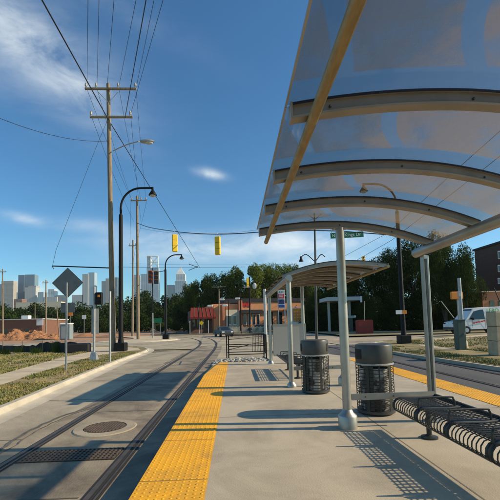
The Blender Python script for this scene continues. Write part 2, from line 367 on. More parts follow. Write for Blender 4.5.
# grooved rails, each a pair of steel strips with a groove between
def smooth_path(pts,n=6):
    P=[Vector(p) for p in pts]; o=[]
    for i in range(len(P)-1):
        p0=P[max(i-1,0)];p1=P[i];p2=P[i+1];p3=P[min(i+2,len(P)-1)]
        for k in range(n):
            t=k/n; o.append(.5*((2*p1)+(-p0+p2)*t+(2*p0-5*p1+4*p2-p3)*t*t+(-p0+3*p1-3*p2+p3)*t**3))
    o.append(P[-1]); return o
def ribbon(pts,off0,off1,z):
    m=MB(); n=len(pts)
    for i,p in enumerate(pts):
        d=(pts[min(i+1,n-1)]-pts[max(i-1,0)]).normalized(); w=Vector((d.y,-d.x,0))
        a=p+w*off0; b=p+w*off1; m.v+=[(a.x,a.y,z),(b.x,b.y,z)]
    for i in range(n-1): m.f.append((2*i,2*i+1,2*i+3,2*i+2))
    return m
def raildual(pts,name):
    P=smooth_path([(x,y,0) for x,y in pts])
    a=ribbon(P,-.09,.10,S+.010)
    a.build(name+'_groove','groove',kind='structure')
    b=ribbon(P,-.06,.0,S+.016); c=ribbon(P,.045,.07,S+.016); n=len(b.v); b.v+=c.v; b.f+=[tuple(k+n for k in f) for f in c.f]
    b.build(name,'rail_steel',kind='structure')
raildual([(-1.50,-12),(-1.50,0),(-1.50,8),(-1.48,18),(-1.46,23.5),(-1.53,28.5),(-1.8,34.4),(-2.5,41),(-3.3,46),(-4.4,50.5),(-6.2,55),(-9.5,59.5),(-14,62)],'rail')
raildual([(-2.97,-12),(-2.97,0),(-2.97,8.6),(-2.95,13),(-2.92,20),(-2.92,26),(-3.05,31.5),(-3.5,37),(-4.3,42),(-6,49),(-8.5,54.5),(-12,58.5),(-18,61.5)],'rail')
raildual([(6.58,-12),(6.57,9),(6.55,16),(6.3,27),(5.0,36),(1,45),(-4,52)],'rail')
raildual([(8.03,-12),(8.02,9),(7.95,16),(7.7,27),(6.5,37),(2,47),(-3,54.5)],'rail')
# tar seams and old joints in the lane
P=smooth_path([(-3.38,2.5,0),(-3.44,4.5,0),(-3.42,5.55,0),(-3.52,6.4,0),(-3.43,7.4,0),(-3.2,8.2,0),(-3.14,9.3,0),(-3.12,14,0),(-3.1,22,0)])
for p in P: p.x+=random.uniform(-.02,.02)
ribbon(P,-.035,.03,S+.012).build('tar_seam','tar',kind='structure')
ribbon([p+Vector((.13,.05,0)) for p in P[8:40]],-.012,.012,S+.013).build('tar_seam','tar',kind='structure')
j=MB()
for y in (3.2,6.0,9.1,12.2,15.3,18.4,21.5): j.quad((-4.6-(y*.035),y,S+.004),(-3.36,y,S+.004),(-3.36,y+.02,S+.004),(-4.6-(y*.035),y+.02,S+.004))
for y in (3.9,7.7,10.8,13.9,17,20.1): j.quad((-2.84,y,S+.011),(-1.62,y,S+.011),(-1.62,y+.02,S+.011),(-2.84,y+.02,S+.011))
j.build('road_joints','joint_dark',kind='structure')
# kerb left
P=smooth_path([(x,y,0) for x,y in kerbL],4)
def kerb_mesh(P,zt,side=1,w=.17,gut=.42):
    m=MB(); n=len(P)
    prof=[(gut,S+.004),(.06,S+.012),(.03,S+.03),(0,zt-.03),(-.03,zt),(-w,zt),(-w,zt-.2)]
    for i,p in enumerate(P):
        d=(P[min(i+1,n-1)]-P[max(i-1,0)]).normalized(); wv=Vector((d.y,-d.x,0))*side
        for o,z in prof: q=p+wv*o; m.v.append((q.x,q.y,z))
    k=len(prof)
    for i in range(n-1):
        for j in range(k-1): m.f.append((i*k+j,i*k+j+1,(i+1)*k+j+1,(i+1)*k+j))
    return m
fixnormals(kerb_mesh(P,-.12).build('kerb','kerb_concrete',kind='structure',smooth=True))
verge=[(p.x-.15,p.y) for p in P]
sheet('left_verge',verge+[(-60,-12)],-.13,'grass_ground')
swo=[(-5.6,-12),(-6.0,2),(-6.45,7),(-6.85,11),(-7.35,15),(-7.8,18.5),(-7.9,21),(-7.4,24)]
swi=[(-6.9,24),(-8.9,26.8),(-11.5,27.5),(-9.6,23),(-9.5,20.5),(-9.0,17),(-8.45,13.6),(-8.0,10),(-7.7,6),(-7.4,2),(-7.0,-12)]
sheet('footpath',swo+[(-6.45,25.3),(-7.2,27.6),(-9,29.8),(-13,31.6),(-30,34.4),(-30,32.6),(-14,30.2),(-11,28.4)]+swi[3:],-.124,'walk_concrete')
# dirt lot far left and second corner
sheet('building_lot',[(-9.5,45),(-11.5,41.5),(-14,40.4),(-60,46),(-140,60),(-140,140),(-18,140),(-14,64)],-.235,'lot_ground')
P2=smooth_path([(-60,45.5,0),(-24,41.4,0),(-14,40.0,0),(-10.2,40.1,0),(-8.0,41.2,0),(-7.0,43.5,0),(-7.5,47,0),(-10,54,0),(-14,60,0),(-30,66,0)],4)
fixnormals(kerb_mesh(P2,-.12,1,w=.2).build('kerb','kerb_concrete',kind='structure',smooth=True))
sheet('corner_pavement',[(p.x-.1,p.y+.1) for p in P2[8:]]+[(-20,62),(-14,52),(-13,46),(-16,43.3)],-.125,'walk_concrete')
# right bank
kr=[(9.9,-12),(9.42,4),(9.0,8),(8.68,11.7),(8.25,17.5),(8.15,20),(8.7,24),(10.6,26.8),(14,28.2),(22,29.2),(60,31)]
P3=smooth_path([(x,y,0) for x,y in kr],4)
fixnormals(kerb_mesh(P3,-.12,1).build('kerb','kerb_concrete',kind='structure',smooth=True))
for o in [COL.objects[-1]]: pass
m=MB()
bank=[(p.x+.12,p.y) for p in P3]
def bz(x,y): return -.13+max(0,min(.45,(x-10.5)*.035))
# bank as a strip mesh rising gently
k=len(bank)
for (x,y) in bank:
    for t in (0,.05,.12,.3,1): X=x+(75-x)*t; m.v.append((X,y,bz(X,y)))
for i in range(k-1):
    for j in range(4): m.f.append((i*5+j,i*5+j+1,(i+1)*5+j+1,(i+1)*5+j))
fixnormals(m.build('right_verge','grass_ground',kind='structure'))
def strip(name,pts,w,m_,dz=.006):
    P=smooth_path(pts,8); mm=ribbon(P,-w/2,w/2,0)
    mm.v=[(x,y,bz(x,y)+dz) for x,y,z in mm.v]; return mm.build(name,m_,kind='structure')
strip('footpath',[(11.0,-12,0),(10.9,4,0),(10.75,12,0),(10.7,19,0),(12,24.0,0),(16,26.4,0),(26,27.6,0),(60,29,0)],1.5,'walk_concrete',.008)
m=MB()
for x0,x1,y0,y1,z in [(9.5,75,31,38.5,.0)]: m.quad((x0,y0-.6,S+.004),(x1,y0+1,.12),(x1,y1+1,.12),(x0,y1,S+.004))
m.build('side_road','road_concrete',kind='structure')
sheet('back_yard',[(12,38.3),(75,39.3),(90,62),(12,62)],-.06,'dry_ground')
sheet('far_verge',[(-15,64),(60,64),(60,68),(-14,68)],-.18,'grass_ground')
sheet('car_park',[(-14,69.5),(60,69.5),(60,110),(-14,110)],-.2,'asphalt')

# ------------------------------------------------------------------ platform
pl=MB()
pl.extr([(-.94,-.9),(4.98,-.9),(4.98,-.0),(-.94,-.0)],'Y',-12,11.0)
pl.extr([(-.62,-.9),(4.98,-.9),(4.98,-.0),(-.62,-.0)],'Y',11.0,14.4)
# flared edge: the left edge dips down to street level towards the far end
pl.v+=[(-.94,11.0,0),(-.62,11.0,0),(-.62,14.4,0),(-.94,14.4,-.16),(-.94,11.0,-.9),(-.94,14.4,-.9)]
n=len(pl.v)-6; pl.f+=[(n,n+1,n+2),(n,n+2,n+3),(n,n+3,n+5,n+4)]
# ramp down to the crossing
pl.v+=[(1.45,14.4,0),(4.98,14.4,0),(4.98,19.5,S+.01),(1.45,19.5,S+.01),(1.45,14.4,-.4),(1.45,19.5,-.4)]
n=len(pl.v)-6; pl.f+=[(n,n+1,n+2,n+3),(n,n+3,n+5,n+4)]
po=pl.build('platform','platform_concrete',kind='structure')
j=MB()
for y in (-.2,2.85,5.95,9.0,12.1): j.quad((-.28,y,.003),(4.34,y,.003),(4.34,y+.008,.003),(-.28,y+.008,.003))
for x in (2.0,): j.quad((x,-12,.0035),(x+.008,-12,.0035),(x+.008,14.4,.0035),(x,14.4,.0035))
j.build('platform_joints','joint_dark',kind='structure')
# tactile strips with truncated domes
def tactile(x0,x1,y0,y1,flare=False):
    m=MB()
    z=.006
    if flare:
        m.quad((x0,y0,z),(x1,y0,z),(x1,y1,z),(x0+.32,y1,z),(x0+.32,11.0,z),(x0,11.0,z))
        m.quad((x0,11.0,z),(x0+.32,11.0,z),(x0+.32,y1,z)); m.quad((x0,11.0,z),(x0+.32,y1,z),(x0,y1,-.154))
        m.quad((x0,y0,z),(x0,y0,-.03),(x0,11,-.03),(x0,11,z))
    else: m.quad((x0,y0,z),(x1,y0,z),(x1,y1,z),(x0,y1,z))
    nx=10; sp=(x1-x0)/nx; ny=int((y1-y0)/sp)
    for a in range(ny):
        y=y0+(a+.5)*sp
        if y>12.5: break
        for b in range(nx):
            x=x0+(b+.5)*sp
            if flare and y>11 and b<5: continue
            n=len(m.v); k=6
            for r,zz in ((.015,z),(.009,z+.0045)):
                for q in range(k): t=2*math.pi*q/k; m.v.append((x+r*math.cos(t),y+r*math.sin(t),zz))
            for q in range(k): m.f.append((n+q,n+(q+1)%k,n+k+(q+1)%k,n+k+q))
            m.f.append(tuple(n+k+q for q in range(k)))
    m.build('tactile_paving','tactile_yellow',kind='structure')
    j=MB(); y=3.62-1.22*5
    while y<y1:
        if y>y0: j.quad((x0,y,z+.002),(x1,y,z+.002),(x1,y+.007,z+.002),(x0,y+.007,z+.002))
        y+=1.22
    j.build('tactile_joints','joint_dark',kind='structure')
tactile(-.94,-.29,-1,14.4,True); tactile(4.36,4.985,-1,14.4)
# end bed with white stones, in front of and below the railing
sheet('gravel_bed',[(-.94,14.4),(1.45,14.4),(1.45,16.9),(-.94,16.9)],-.16,'walk_concrete')
m=MB()
for i in range(150):
    x=random.uniform(-.92,1.4); y=random.uniform(14.5,16.0); r=random.uniform(.04,.11)
    m.ico((x,y,-.13+random.uniform(0,.06)+max(0,.10*math.sin((x+.94)*1.4))),(r,r,r*.7),1,.25)
m.build('rock_bed','rock_pale',kind='stuff')
o=COL.objects[-1]; 
# ------------------------------------------------------------------ canopies
def canopy_glass():
    m=bpy.data.materials.new('canopy_glass'); m.use_nodes=True; t=m.node_tree; t.nodes.clear()
    def nn(ty,**k):
        n=t.nodes.new(ty)
        for a,b in k.items(): setattr(n,a,b)
        return n
    tr=nn('ShaderNodeBsdfTransparent'); tr.inputs[0].default_value=(.50,.525,.515,1)
    gl=nn('ShaderNodeBsdfGlossy'); gl.inputs['Roughness'].default_value=.08; gl.inputs[0].default_value=(.8,.85,.9,1)
    lw=nn('ShaderNodeLayerWeight'); lw.inputs[0].default_value=.25
    m1=nn('ShaderNodeMixShader'); t.links.new(lw.outputs['Fresnel'],m1.inputs[0]); t.links.new(tr.outputs[0],m1.inputs[1]); t.links.new(gl.outputs[0],m1.inputs[2])
    # patchy translucent coat on the panes, thin beside each rib and along two diagonals
    tcn=nn('ShaderNodeTexCoord'); sp=nn('ShaderNodeSeparateXYZ'); t.links.new(tcn.outputs['UV'],sp.inputs[0])
    def mn(op,a,b=None,clamp=False):
        n=nn('ShaderNodeMath',operation=op); n.use_clamp=clamp
        for i,v in enumerate((a,b)):
            if v is None: continue
            if isinstance(v,(int,float)): n.inputs[i].default_value=v
            else: t.links.new(v,n.inputs[i])
        return n.outputs[0]
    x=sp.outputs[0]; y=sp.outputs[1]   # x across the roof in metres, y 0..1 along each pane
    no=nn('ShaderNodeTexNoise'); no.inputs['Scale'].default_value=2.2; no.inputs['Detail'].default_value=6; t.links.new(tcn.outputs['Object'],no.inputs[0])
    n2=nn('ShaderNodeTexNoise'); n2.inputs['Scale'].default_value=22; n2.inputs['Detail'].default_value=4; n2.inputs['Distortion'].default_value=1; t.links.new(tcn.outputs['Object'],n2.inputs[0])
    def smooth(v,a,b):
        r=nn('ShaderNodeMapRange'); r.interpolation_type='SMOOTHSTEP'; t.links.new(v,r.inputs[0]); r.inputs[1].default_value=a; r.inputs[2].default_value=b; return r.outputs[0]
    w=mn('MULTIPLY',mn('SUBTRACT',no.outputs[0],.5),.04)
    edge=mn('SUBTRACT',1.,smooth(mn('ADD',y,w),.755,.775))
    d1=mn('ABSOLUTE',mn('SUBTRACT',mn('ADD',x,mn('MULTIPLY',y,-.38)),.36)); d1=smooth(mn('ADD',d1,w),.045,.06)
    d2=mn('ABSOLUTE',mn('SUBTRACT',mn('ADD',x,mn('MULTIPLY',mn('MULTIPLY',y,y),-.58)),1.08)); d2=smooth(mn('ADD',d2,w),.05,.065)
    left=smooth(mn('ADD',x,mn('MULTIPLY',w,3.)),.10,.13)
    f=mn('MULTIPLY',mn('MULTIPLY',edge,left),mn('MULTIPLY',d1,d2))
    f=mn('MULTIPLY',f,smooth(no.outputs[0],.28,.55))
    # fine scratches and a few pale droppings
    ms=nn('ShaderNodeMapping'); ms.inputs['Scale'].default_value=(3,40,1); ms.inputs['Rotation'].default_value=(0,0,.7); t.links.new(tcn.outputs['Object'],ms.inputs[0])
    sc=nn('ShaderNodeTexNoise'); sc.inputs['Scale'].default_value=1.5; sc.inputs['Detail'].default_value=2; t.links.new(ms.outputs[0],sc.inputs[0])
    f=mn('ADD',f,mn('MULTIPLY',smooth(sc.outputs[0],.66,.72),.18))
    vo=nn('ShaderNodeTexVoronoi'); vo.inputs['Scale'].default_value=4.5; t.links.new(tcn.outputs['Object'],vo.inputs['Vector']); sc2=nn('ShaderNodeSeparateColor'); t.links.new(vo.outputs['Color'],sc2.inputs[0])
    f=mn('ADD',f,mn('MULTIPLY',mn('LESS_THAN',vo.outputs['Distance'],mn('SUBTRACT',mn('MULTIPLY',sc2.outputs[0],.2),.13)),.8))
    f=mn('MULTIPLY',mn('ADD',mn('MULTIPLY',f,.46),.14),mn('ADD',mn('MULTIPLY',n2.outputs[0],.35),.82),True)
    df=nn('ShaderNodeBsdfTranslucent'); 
    tanf=mn('MULTIPLY',smooth(mn('ADD',x,mn('MULTIPLY',mn('SUBTRACT',no.outputs[0],.5),1.6)),.9,1.25),1.)  # tan towards the low side: reflected light painted into the coat colour
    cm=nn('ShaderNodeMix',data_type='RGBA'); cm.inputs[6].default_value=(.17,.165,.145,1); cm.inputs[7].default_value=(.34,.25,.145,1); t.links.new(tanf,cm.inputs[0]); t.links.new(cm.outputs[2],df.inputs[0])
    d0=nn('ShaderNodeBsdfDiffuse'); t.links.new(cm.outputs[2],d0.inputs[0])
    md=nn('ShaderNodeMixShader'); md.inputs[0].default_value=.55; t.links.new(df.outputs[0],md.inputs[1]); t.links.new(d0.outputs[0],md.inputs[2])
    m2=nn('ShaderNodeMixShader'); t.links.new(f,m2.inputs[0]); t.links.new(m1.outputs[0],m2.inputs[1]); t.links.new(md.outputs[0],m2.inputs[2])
    o=nn('ShaderNodeOutputMaterial'); t.links.new(m2.outputs[0],o.inputs[0]); M['canopy_glass']=m
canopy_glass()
def roofz(x):
    d=x-1.38; return 2.925-(.095 if d<0 else .132)*d*d
def canopy(label,ys,mirror,endY):
    """ys: positions of the ribs; profile in X is mirrored about the platform's middle line for the far shelter"""
    mx=(lambda x: 4.04-x) if mirror else (lambda x:x)
    T=thing('canopy_shelter',label,'shelter',(mx(1.54),endY,0),'curved platform shelters')
    xs=[.37+i*(2.90-.37)/24 for i in range(25)]
    for y in ys:
        m=MB()
        # T section rib: wide bottom flange, web, top cap
        for (w,za,zb) in ((.075,-.105,-.09),(.022,-.09,-.018),(.05,-.018,-.004)):
            n=len(m.v)
            for x in xs:
                z=roofz(x); X=mx(x)
                m.v+=[(X,y-w/2,z+za),(X,y+w/2,z+za),(X,y+w/2,z+zb),(X,y-w/2,z+zb)]
            for i in range(len(xs)-1):
                for k in range(4): m.f.append((n+i*4+k,n+i*4+(k+1)%4,n+i*4+4+(k+1)%4,n+i*4+4+k))
            m.f.append((n,n+1,n+2,n+3)); e=n+(len(xs)-1)*4; m.f.append((e+3,e+2,e+1,e))
        r=m.build('roof_rib','roof_frame',T); fixnormals(r)
        gk=MB(); 
        for x in xs:
            z=roofz(x); X=mx(x); gk.v+=[(X,y-.029,z-.0175),(X,y-.029,z+.002)]
        for i in range(len(xs)-1): gk.f.append((2*i,2*i+1,2*i+3,2*i+2))
        gk.build('gasket','lens_dark',r)
        for bx_ in (.62,1.54,2.3): MB().ico((mx(bx_),y-.015,roofz(bx_)-.055),.011,1).build('bolt','can_grey',r)
        c=MB().box((mx(.375),y,roofz(.37)-.052),(.012,.08,.11)).build('end_cap','roof_frame',r)
    ys_=sorted(ys)
    for a,b in zip(ys_[:-1],ys_[1:]):
        me=MB(); nn=len(xs)
        xx=[.345]+xs[1:-1]+[2.93]
        for zo in (0.,.012):
            for x in xx: me.v+=[(mx(x),a+.004,roofz(x)+zo),(mx(x),b-.004,roofz(x)+zo)]
        K=len(xx)*2
        for i in range(len(xx)-1):
            me.f.append((2*i,2*i+1,2*i+3,2*i+2))
        me.f=[f for f in me.f]
        me.v=me.v[:K]
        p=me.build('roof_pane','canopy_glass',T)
        MB().box((mx(.345),(a+b)/2,roofz(.345)),(.012,b-a-.01,.014)).build('edge_trim','steel_column',p)
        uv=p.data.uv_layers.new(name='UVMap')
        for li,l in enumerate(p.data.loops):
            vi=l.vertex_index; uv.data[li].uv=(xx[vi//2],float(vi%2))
    y0,y1=ys_[0]-.35,ys_[-1]+.33
    MB().tube([(mx(.50),y0,roofz(.5)-.142),(mx(.50),y1,roofz(.5)-.142)],.032,16).build('edge_beam','beam_ochre_bounce',T,smooth=True)
    MB().tube([(mx(2.80),y0,roofz(2.73)-.19),(mx(2.80),y1-.02,roofz(2.73)-.19)],.068,18).build('low_beam','steel_column',T,smooth=True)
    # columns
    for y in (ys_[0],ys_[-1]):
        x=mx(1.54)
        c=MB().tube([(x,y,0),(x,y,roofz(1.54)-.10)],.062,20).build('column','steel_column',T,smooth=True)
        MB().lathe((x,y),[(0,.0),(.13,.0),(.13,.17),(.12,.185),(.085,.215),(.064,.26)],28).build('base_cover','steel_column',c,smooth=True)
        MB().box((x,y,roofz(1.54)-.108),(.2,.1,.012)).build('cap_plate','steel_column',c)
        yy=y+(.2 if y==ys_[-1] else -.05) if not mirror else y
        x=mx(2.76 if mirror else 2.87)
        if not mirror:
            c=MB().rbox((x,yy,1.22),(.085,.11,2.44),.012).build('column','steel_column',T)
            MB().box((x-.012,yy-.061,1.2),(.03,.012,2.36)).build('cover_strip','can_grey',c)
            MB().lathe((x,yy),[(0,0),(.12,0),(.12,.02),(.0,.02)],24).build('base_plate','steel_column',c)
        else:
            c=MB().tube([(x,yy,0),(x,yy,roofz(2.76)-.22)],.058,20).build('column','steel_column',T,smooth=True)
            MB().lathe((x,yy),[(0,.0),(.11,.0),(.11,.05),(.06,.12)],24).build('base_cover','steel_column',c,smooth=True)
            MB().tube([(x,yy-.07,roofz(2.76)-.175),(x,yy+.07,roofz(2.76)-.175)],.085,18).build('beam_clamp','steel_column',c,smooth=True)
        m=MB().box((mx(2.2),y,.42),(1.18,.035,.085)); 
        cr=m.build('cross_rail','steel_column',T)
        for bx_ in (1.8,2.2): MB().tube([(mx(bx_),y-.0175,.42),(mx(bx_),y-.024,.42)],.01,8).build('bolt','can_grey',cr)
    return T
c1=canopy('large glass and metal canopy overhead at right, nearest shelter over the mesh bench',[.27,1.2,2.17,3.16,4.11,5.13],False,5.13)
c2=canopy('farther curved canopy shelter past the second litter bin, its low edge to the left',[8.49,9.46,10.43,11.4,12.37,13.34],True,8.49)
# windscreen panel of the far shelter
m=MB().box((1.98,13.30,.86),(1.16,.02,1.1)); o=m.build('windscreen_panel','panel_grey',c2)
fr=MB().box((1.98,13.30,1.425),(1.2,.04,.03)).box((1.98,13.30,.295),(1.2,.04,.03)).box((1.385,13.3,.86),(.03,.04,1.1)).box((2.575,13.3,.86),(.03,.04,1.1)).build('panel_frame','steel_column',o)
# drainage stay on second shelter
# ------------------------------------------------------------------ benches
def bench(label,ydivs,mirror):
    mx=(lambda x: 4.04-x) if mirror else (lambda x:x)
    T=thing('mesh_bench',label,'bench',(mx(2.4),ydivs[0],0),'mesh benches on the platform')
    prof=[(2.70,.455),(2.66,.435),(2.5,.425),(2.3,.43),(2.2,.43),(2.145,.41),(2.115,.37),(2.11,.325),(2.125,.29),(2.15,.272)]
    for a,b in zip(ydivs[:-1],ydivs[1:]):
        a2,b2=a+.022,b-.022
        s=MB()
        nsl=9
        for i in range(nsl+1):
            y=a2+.02+(b2-a2-.04)*i/nsl
            s.tube([(mx(x),y,z) for x,z in prof],.0065,6)
        o=s.build('seat_wires','dark_bench',T)
        s=MB()
        for x,z in [(2.66,.436),(2.60,.431),(2.54,.428),(2.48,.427),(2.42,.428),(2.36,.43),(2.30,.431),(2.24,.431),(2.18,.425)]:
            s.tube([(mx(x),a2,z-.004),(mx(x),b2,z-.004)],.0055,5)
        s.build('cross_wires','dark_bench',o)
        f=MB(); P=[(mx(x),a2,z) for x,z in prof]+[(mx(x),b2,z) for x,z in prof[::-1]]
        f.tube(P,.016,8,closed=True).build('seat_frame','dark_bench',T,smooth=True)
    for y in ydivs[:-1] if not mirror else ydivs:
        pts=[]
        for x,z in [(2.15,.43),(2.15,.50),(2.165,.535),(2.20,.552),(2.54,.552),(2.575,.535),(2.59,.50),(2.59,.43)]: pts.append((mx(x),y+.0,z))
        MB().tube(smooth_path(pts,3),.0115,8).build('armrest','dark_bench',T,smooth=True)
    MB().box((mx(2.70),(ydivs[0]+ydivs[-1])/2,.445),(.03,abs(ydivs[-1]-ydivs[0]),.045)).build('rear_rail','dark_bench',T)
    MB().box((mx(2.40),(ydivs[0]+ydivs[-1])/2,.375),(.06,abs(ydivs[-1]-ydivs[0])-.1,.07)).build('support_beam','dark_bench',T)
    for y in (ydivs[-1]-.36,ydivs[0]+.36):
        l=MB().tube([(mx(2.40),y,0),(mx(2.40),y,.35)],.032,14).build('leg','dark_bench',T,smooth=True)
        MB().lathe((mx(2.40),y),[(0,.0),(.10,0),(.10,.02),(.055,.03),(.033,.045)],22).build('foot_plate','dark_bench',l,smooth=True)
bench('black wire mesh bench with armrest loops in the right foreground',[1.83,2.45,3.07,3.70,4.32,4.94],False)
bench('black mesh bench under the far shelter, behind its left columns',[9.4,10.02,10.64,11.26,11.88],True)
# ------------------------------------------------------------------ litter bins
def bin_(label,loc,rz):
    x,y,_=loc; T=thing('litter_bin',label,'litter bin',loc,'dark litter bins on the platform')
    h=MB().lathe((x,y),[(.27,.80),(.285,.80),(.29,.83),(.29,1.07),(.28,1.095),(.25,1.105),(.0,1.11)],36)
    hood=h.build('hood','can_grey',T,smooth=True)
    # disposal opening (dark recess set 3 mm proud)
    for a0 in (2.75+rz,5.6+rz):
        MB().lathe((x,y),[(.294,.87),(.294,1.03)],10,a0,a0+.7).build('opening','groove',hood)
    MB().lathe((x,y),[(.292,.775),(.3,.78),(.3,.80),(.292,.805),(.27,.80)],36).build('rim','galv',T,smooth=True)
    w=MB()
    for k in range(13):
        z=.07+k*.058; w.tube([(x+.285*math.cos(t),y+.285*math.sin(t),z) for t in [2*math.pi*i/32 for i in range(32)]],.0065,5,closed=True)
    for k in range(10):
        t=2*math.pi*k/10+rz; w.box((x+.288*math.cos(t),y+.288*math.sin(t),.42),(.008,.05 if k%2==0 else .02,.74),t)
    w.build('wire_body','can_wire',T)
    MB().lathe((x,y),[(.0,.05),(.22,.05),(.235,.1),(.235,.72),(.0,.73)],24).build('liner','liner',T,smooth=True)
    MB().lathe((x,y),[(.0,.012),(.27,.012),(.295,.03),(.295,.07),(.28,.075),(.0,.075)],32).build('base_ring','can_grey',T,smooth=True)
    # solid door panel on one side of the cage
    m=MB()
    t=-2.75+rz; m.lathe((x,y),[(.281,.08),(.281,.77)],8,t,t+.55); m.build('door_panel','can_wire',T)
bin_('larger looking dark litter bin just behind the near shelter column',(2.25,5.92,0),.2)
bin_('dark litter bin farther off, left of the near shelter column',(1.68,7.78,0),-.1)
# ------------------------------------------------------------------ end railing
T=thing('guard_railing','black metal guard railing at the far end of the platform','railing',(.5,16.4,-.12))
for (x,y) in ((-.30,16.2),(1.36,16.2),(-.42,17.6),(1.36,17.6)): MB().box((x,y,.42),(.05,.05,1.14)).build('post','black_paint',T)
m=MB()
for y in (16.2,17.6):
    for z in (.97,.5,.14): m.box((.5 if y<17 else .47,y,z),(1.6 if y<17 else 1.72,.035,.035))
m.build('rails','black_paint',T)
for i in range(7): MB().box((.82+i*.075,17.6,.55),(.018,.018,.8)).build('picket','black_paint',T)
for i in range(4): MB().box((1.36,16.45+i*.28,.55),(.02,.02,.8)).build('picket','black_paint',T)
m=MB()
for z in (.97,.14): m.box((1.36,16.9,z),(.03,1.35,.03))
m.box((-.36,16.9,.97),(.03,1.4,.03),rz=.085)
m.build('side_rails','black_paint',T)
m=MB().tube([(-.28,16.22,.80),(1.3,17.55,.88)],.018,6).tube([(-.28,16.22,.36),(1.3,17.55,.62)],.018,6); m.build('sloping_rails','black_paint',T)
# ------------------------------------------------------------------ street ironwork
T=thing('manhole_cover','round rusty manhole cover set in the track lane','manhole cover',(-2.26,6.5,S))
MB().lathe((-2.26,6.5),[(.0,S+.022),(.335,S+.022),(.335,S+.008)],40).build('lid','iron',T)
m=MB()
for i in range(-6,7):
    w=math.sqrt(max(.001,.31**2-(i*.048)**2)); m.box((-2.26+i*.048,6.5,S+.026),(.02,2*w,.008))
m.build('lid_ribs','iron',T)
MB().lathe((-2.26,6.5),[(.35,S+.024),(.50,S+.022),(.52,S+.008)],40).build('concrete_collar','road_concrete',T)
T=thing('track_drain','perforated steel drain grate across the track between the rails','drain grate',(-2.24,5.15,S))
MB().box((-2.235,5.18,S+.009),(1.26,.44,.006)).build('drain_pit','groove',T)
m=MB()
for i in range(22): m.box((-2.235-.60+i*.0571,5.18,S+.017),(.022,.44,.012))
for i in range(7): m.box((-2.235,4.975+i*.068,S+.016),(1.24,.02,.012))
m.build('grate','iron',T)
# ------------------------------------------------------------------ lamps
def gooseneck(label,x,y,z0,side,hpole,htop,reach):
    T=thing('street_lamp',label,'street lamp',(x,y,z0),'black gooseneck street lamps')
    MB().rbox((x,y,z0+.28),(.72,.72,.56),.04).build('base','black_paint',T)
    MB().tube([(x,y,z0+.5),(x,y,z0+.9),(x,y,z0+hpole)],[.2,.155,.13],14).build('pole','black_paint',T,smooth=True)
    pts=[(x,y,z0+hpole-.2),(x,y,z0+hpole+.5)]; R=min(reach,htop-hpole-.5); zc=z0+htop-R
    pts.append((x,y,zc))
    for i in range(1,9):
        a=math.pi/2*i/8; pts.append((x+side*R*(1-math.cos(a)),y,zc+R*math.sin(a)))
    pts.append((x+side*reach,y,z0+htop)); a_=MB().tube(pts,[.085,.08]+[.07]*(len(pts)-2),10).build('arm','black_paint',T,smooth=True)
    l=(x+side*reach,y); zt=z0+htop
    MB().lathe(l,[(.0,zt+.06),(.07,zt+.05),(.08,zt-.16),(.12,zt-.22),(.27,zt-.46),(.28,zt-.52),(.0,zt-.50)],18).build('lamp_head','black_paint',T,smooth=True)
    MB().lathe(l,[(.20,zt-.525),(.16,zt-.60),(.0,zt-.63)],14).build('lens','white_dim',T,smooth=True)
    return T
gooseneck('tall black gooseneck lamp beside the nearest wooden pole',-7.58,24.68,-.13,1,9.2,11.05,2.15)
gooseneck('smaller looking black gooseneck lamp by the red traffic signal heads',-8.39,44.87,-.13,1,8.5,10.3,2.0)
gr=gooseneck('black gooseneck lamp at right, seen through the glass roof',11.27,24.1,-.1,-1,9.0,10.95,2.25)
p=MB().box((10.95,23.93,2.0),(.42,.02,.26)).build('sign_plate','white_paint',gr); MB().box((11.33,23.93,2.0),(.3,.02,.24)).build('orange_plate','orange_paint',gr)
# ------------------------------------------------------------------ wooden utility poles
def arc(a,b,sag,n=14): 
    a=Vector(a);b=Vector(b); return [a.lerp(b,i/n)-Vector((0,0,sag*4*(i/n)*(1-i/n))) for i in range(n+1)]
p0=Vector((-8.16,24.9,-.15)); 
T=thing('utility_pole','nearest tall wooden utility pole with two crossarms and cobra light','utility pole',p0,'wooden utility poles')
ptop=AT(108.2,84,24.9); PT=ptop.z
MB().tube([p0,(p0.x*.5+ptop.x*.5,24.9,PT/2),(ptop.x,24.9,PT)],[.2,.16,.125],14).build('wood_post','wood_pole',T,smooth=True)
def arm(T,px0,px1,py,Y,ins,ypx=0):
    a=AT(px0,py,Y); b=AT(px1,py+ypx,Y)
    o=MB().box(((a.x+b.x)/2,Y-.18,(a.z+b.z)/2),((b-a).length,.11,.13)).build('crossarm','wood_pole',T)
    for px in ins:
        q=AT(px,py,Y); MB().lathe((q.x,Y-.18),[(0,q.z+.06),(.03,q.z+.06),(.04,q.z+.16),(.08,q.z+.2),(.085,q.z+.33),(.05,q.z+.42),(0,q.z+.43)],10).build('insulator','insulator',o,smooth=True)
    return a,b
arm(T,86,137,90.5,24.9,(87,97,119,136)); arm(T,91,133.5,118.5,24.9,(92,131))
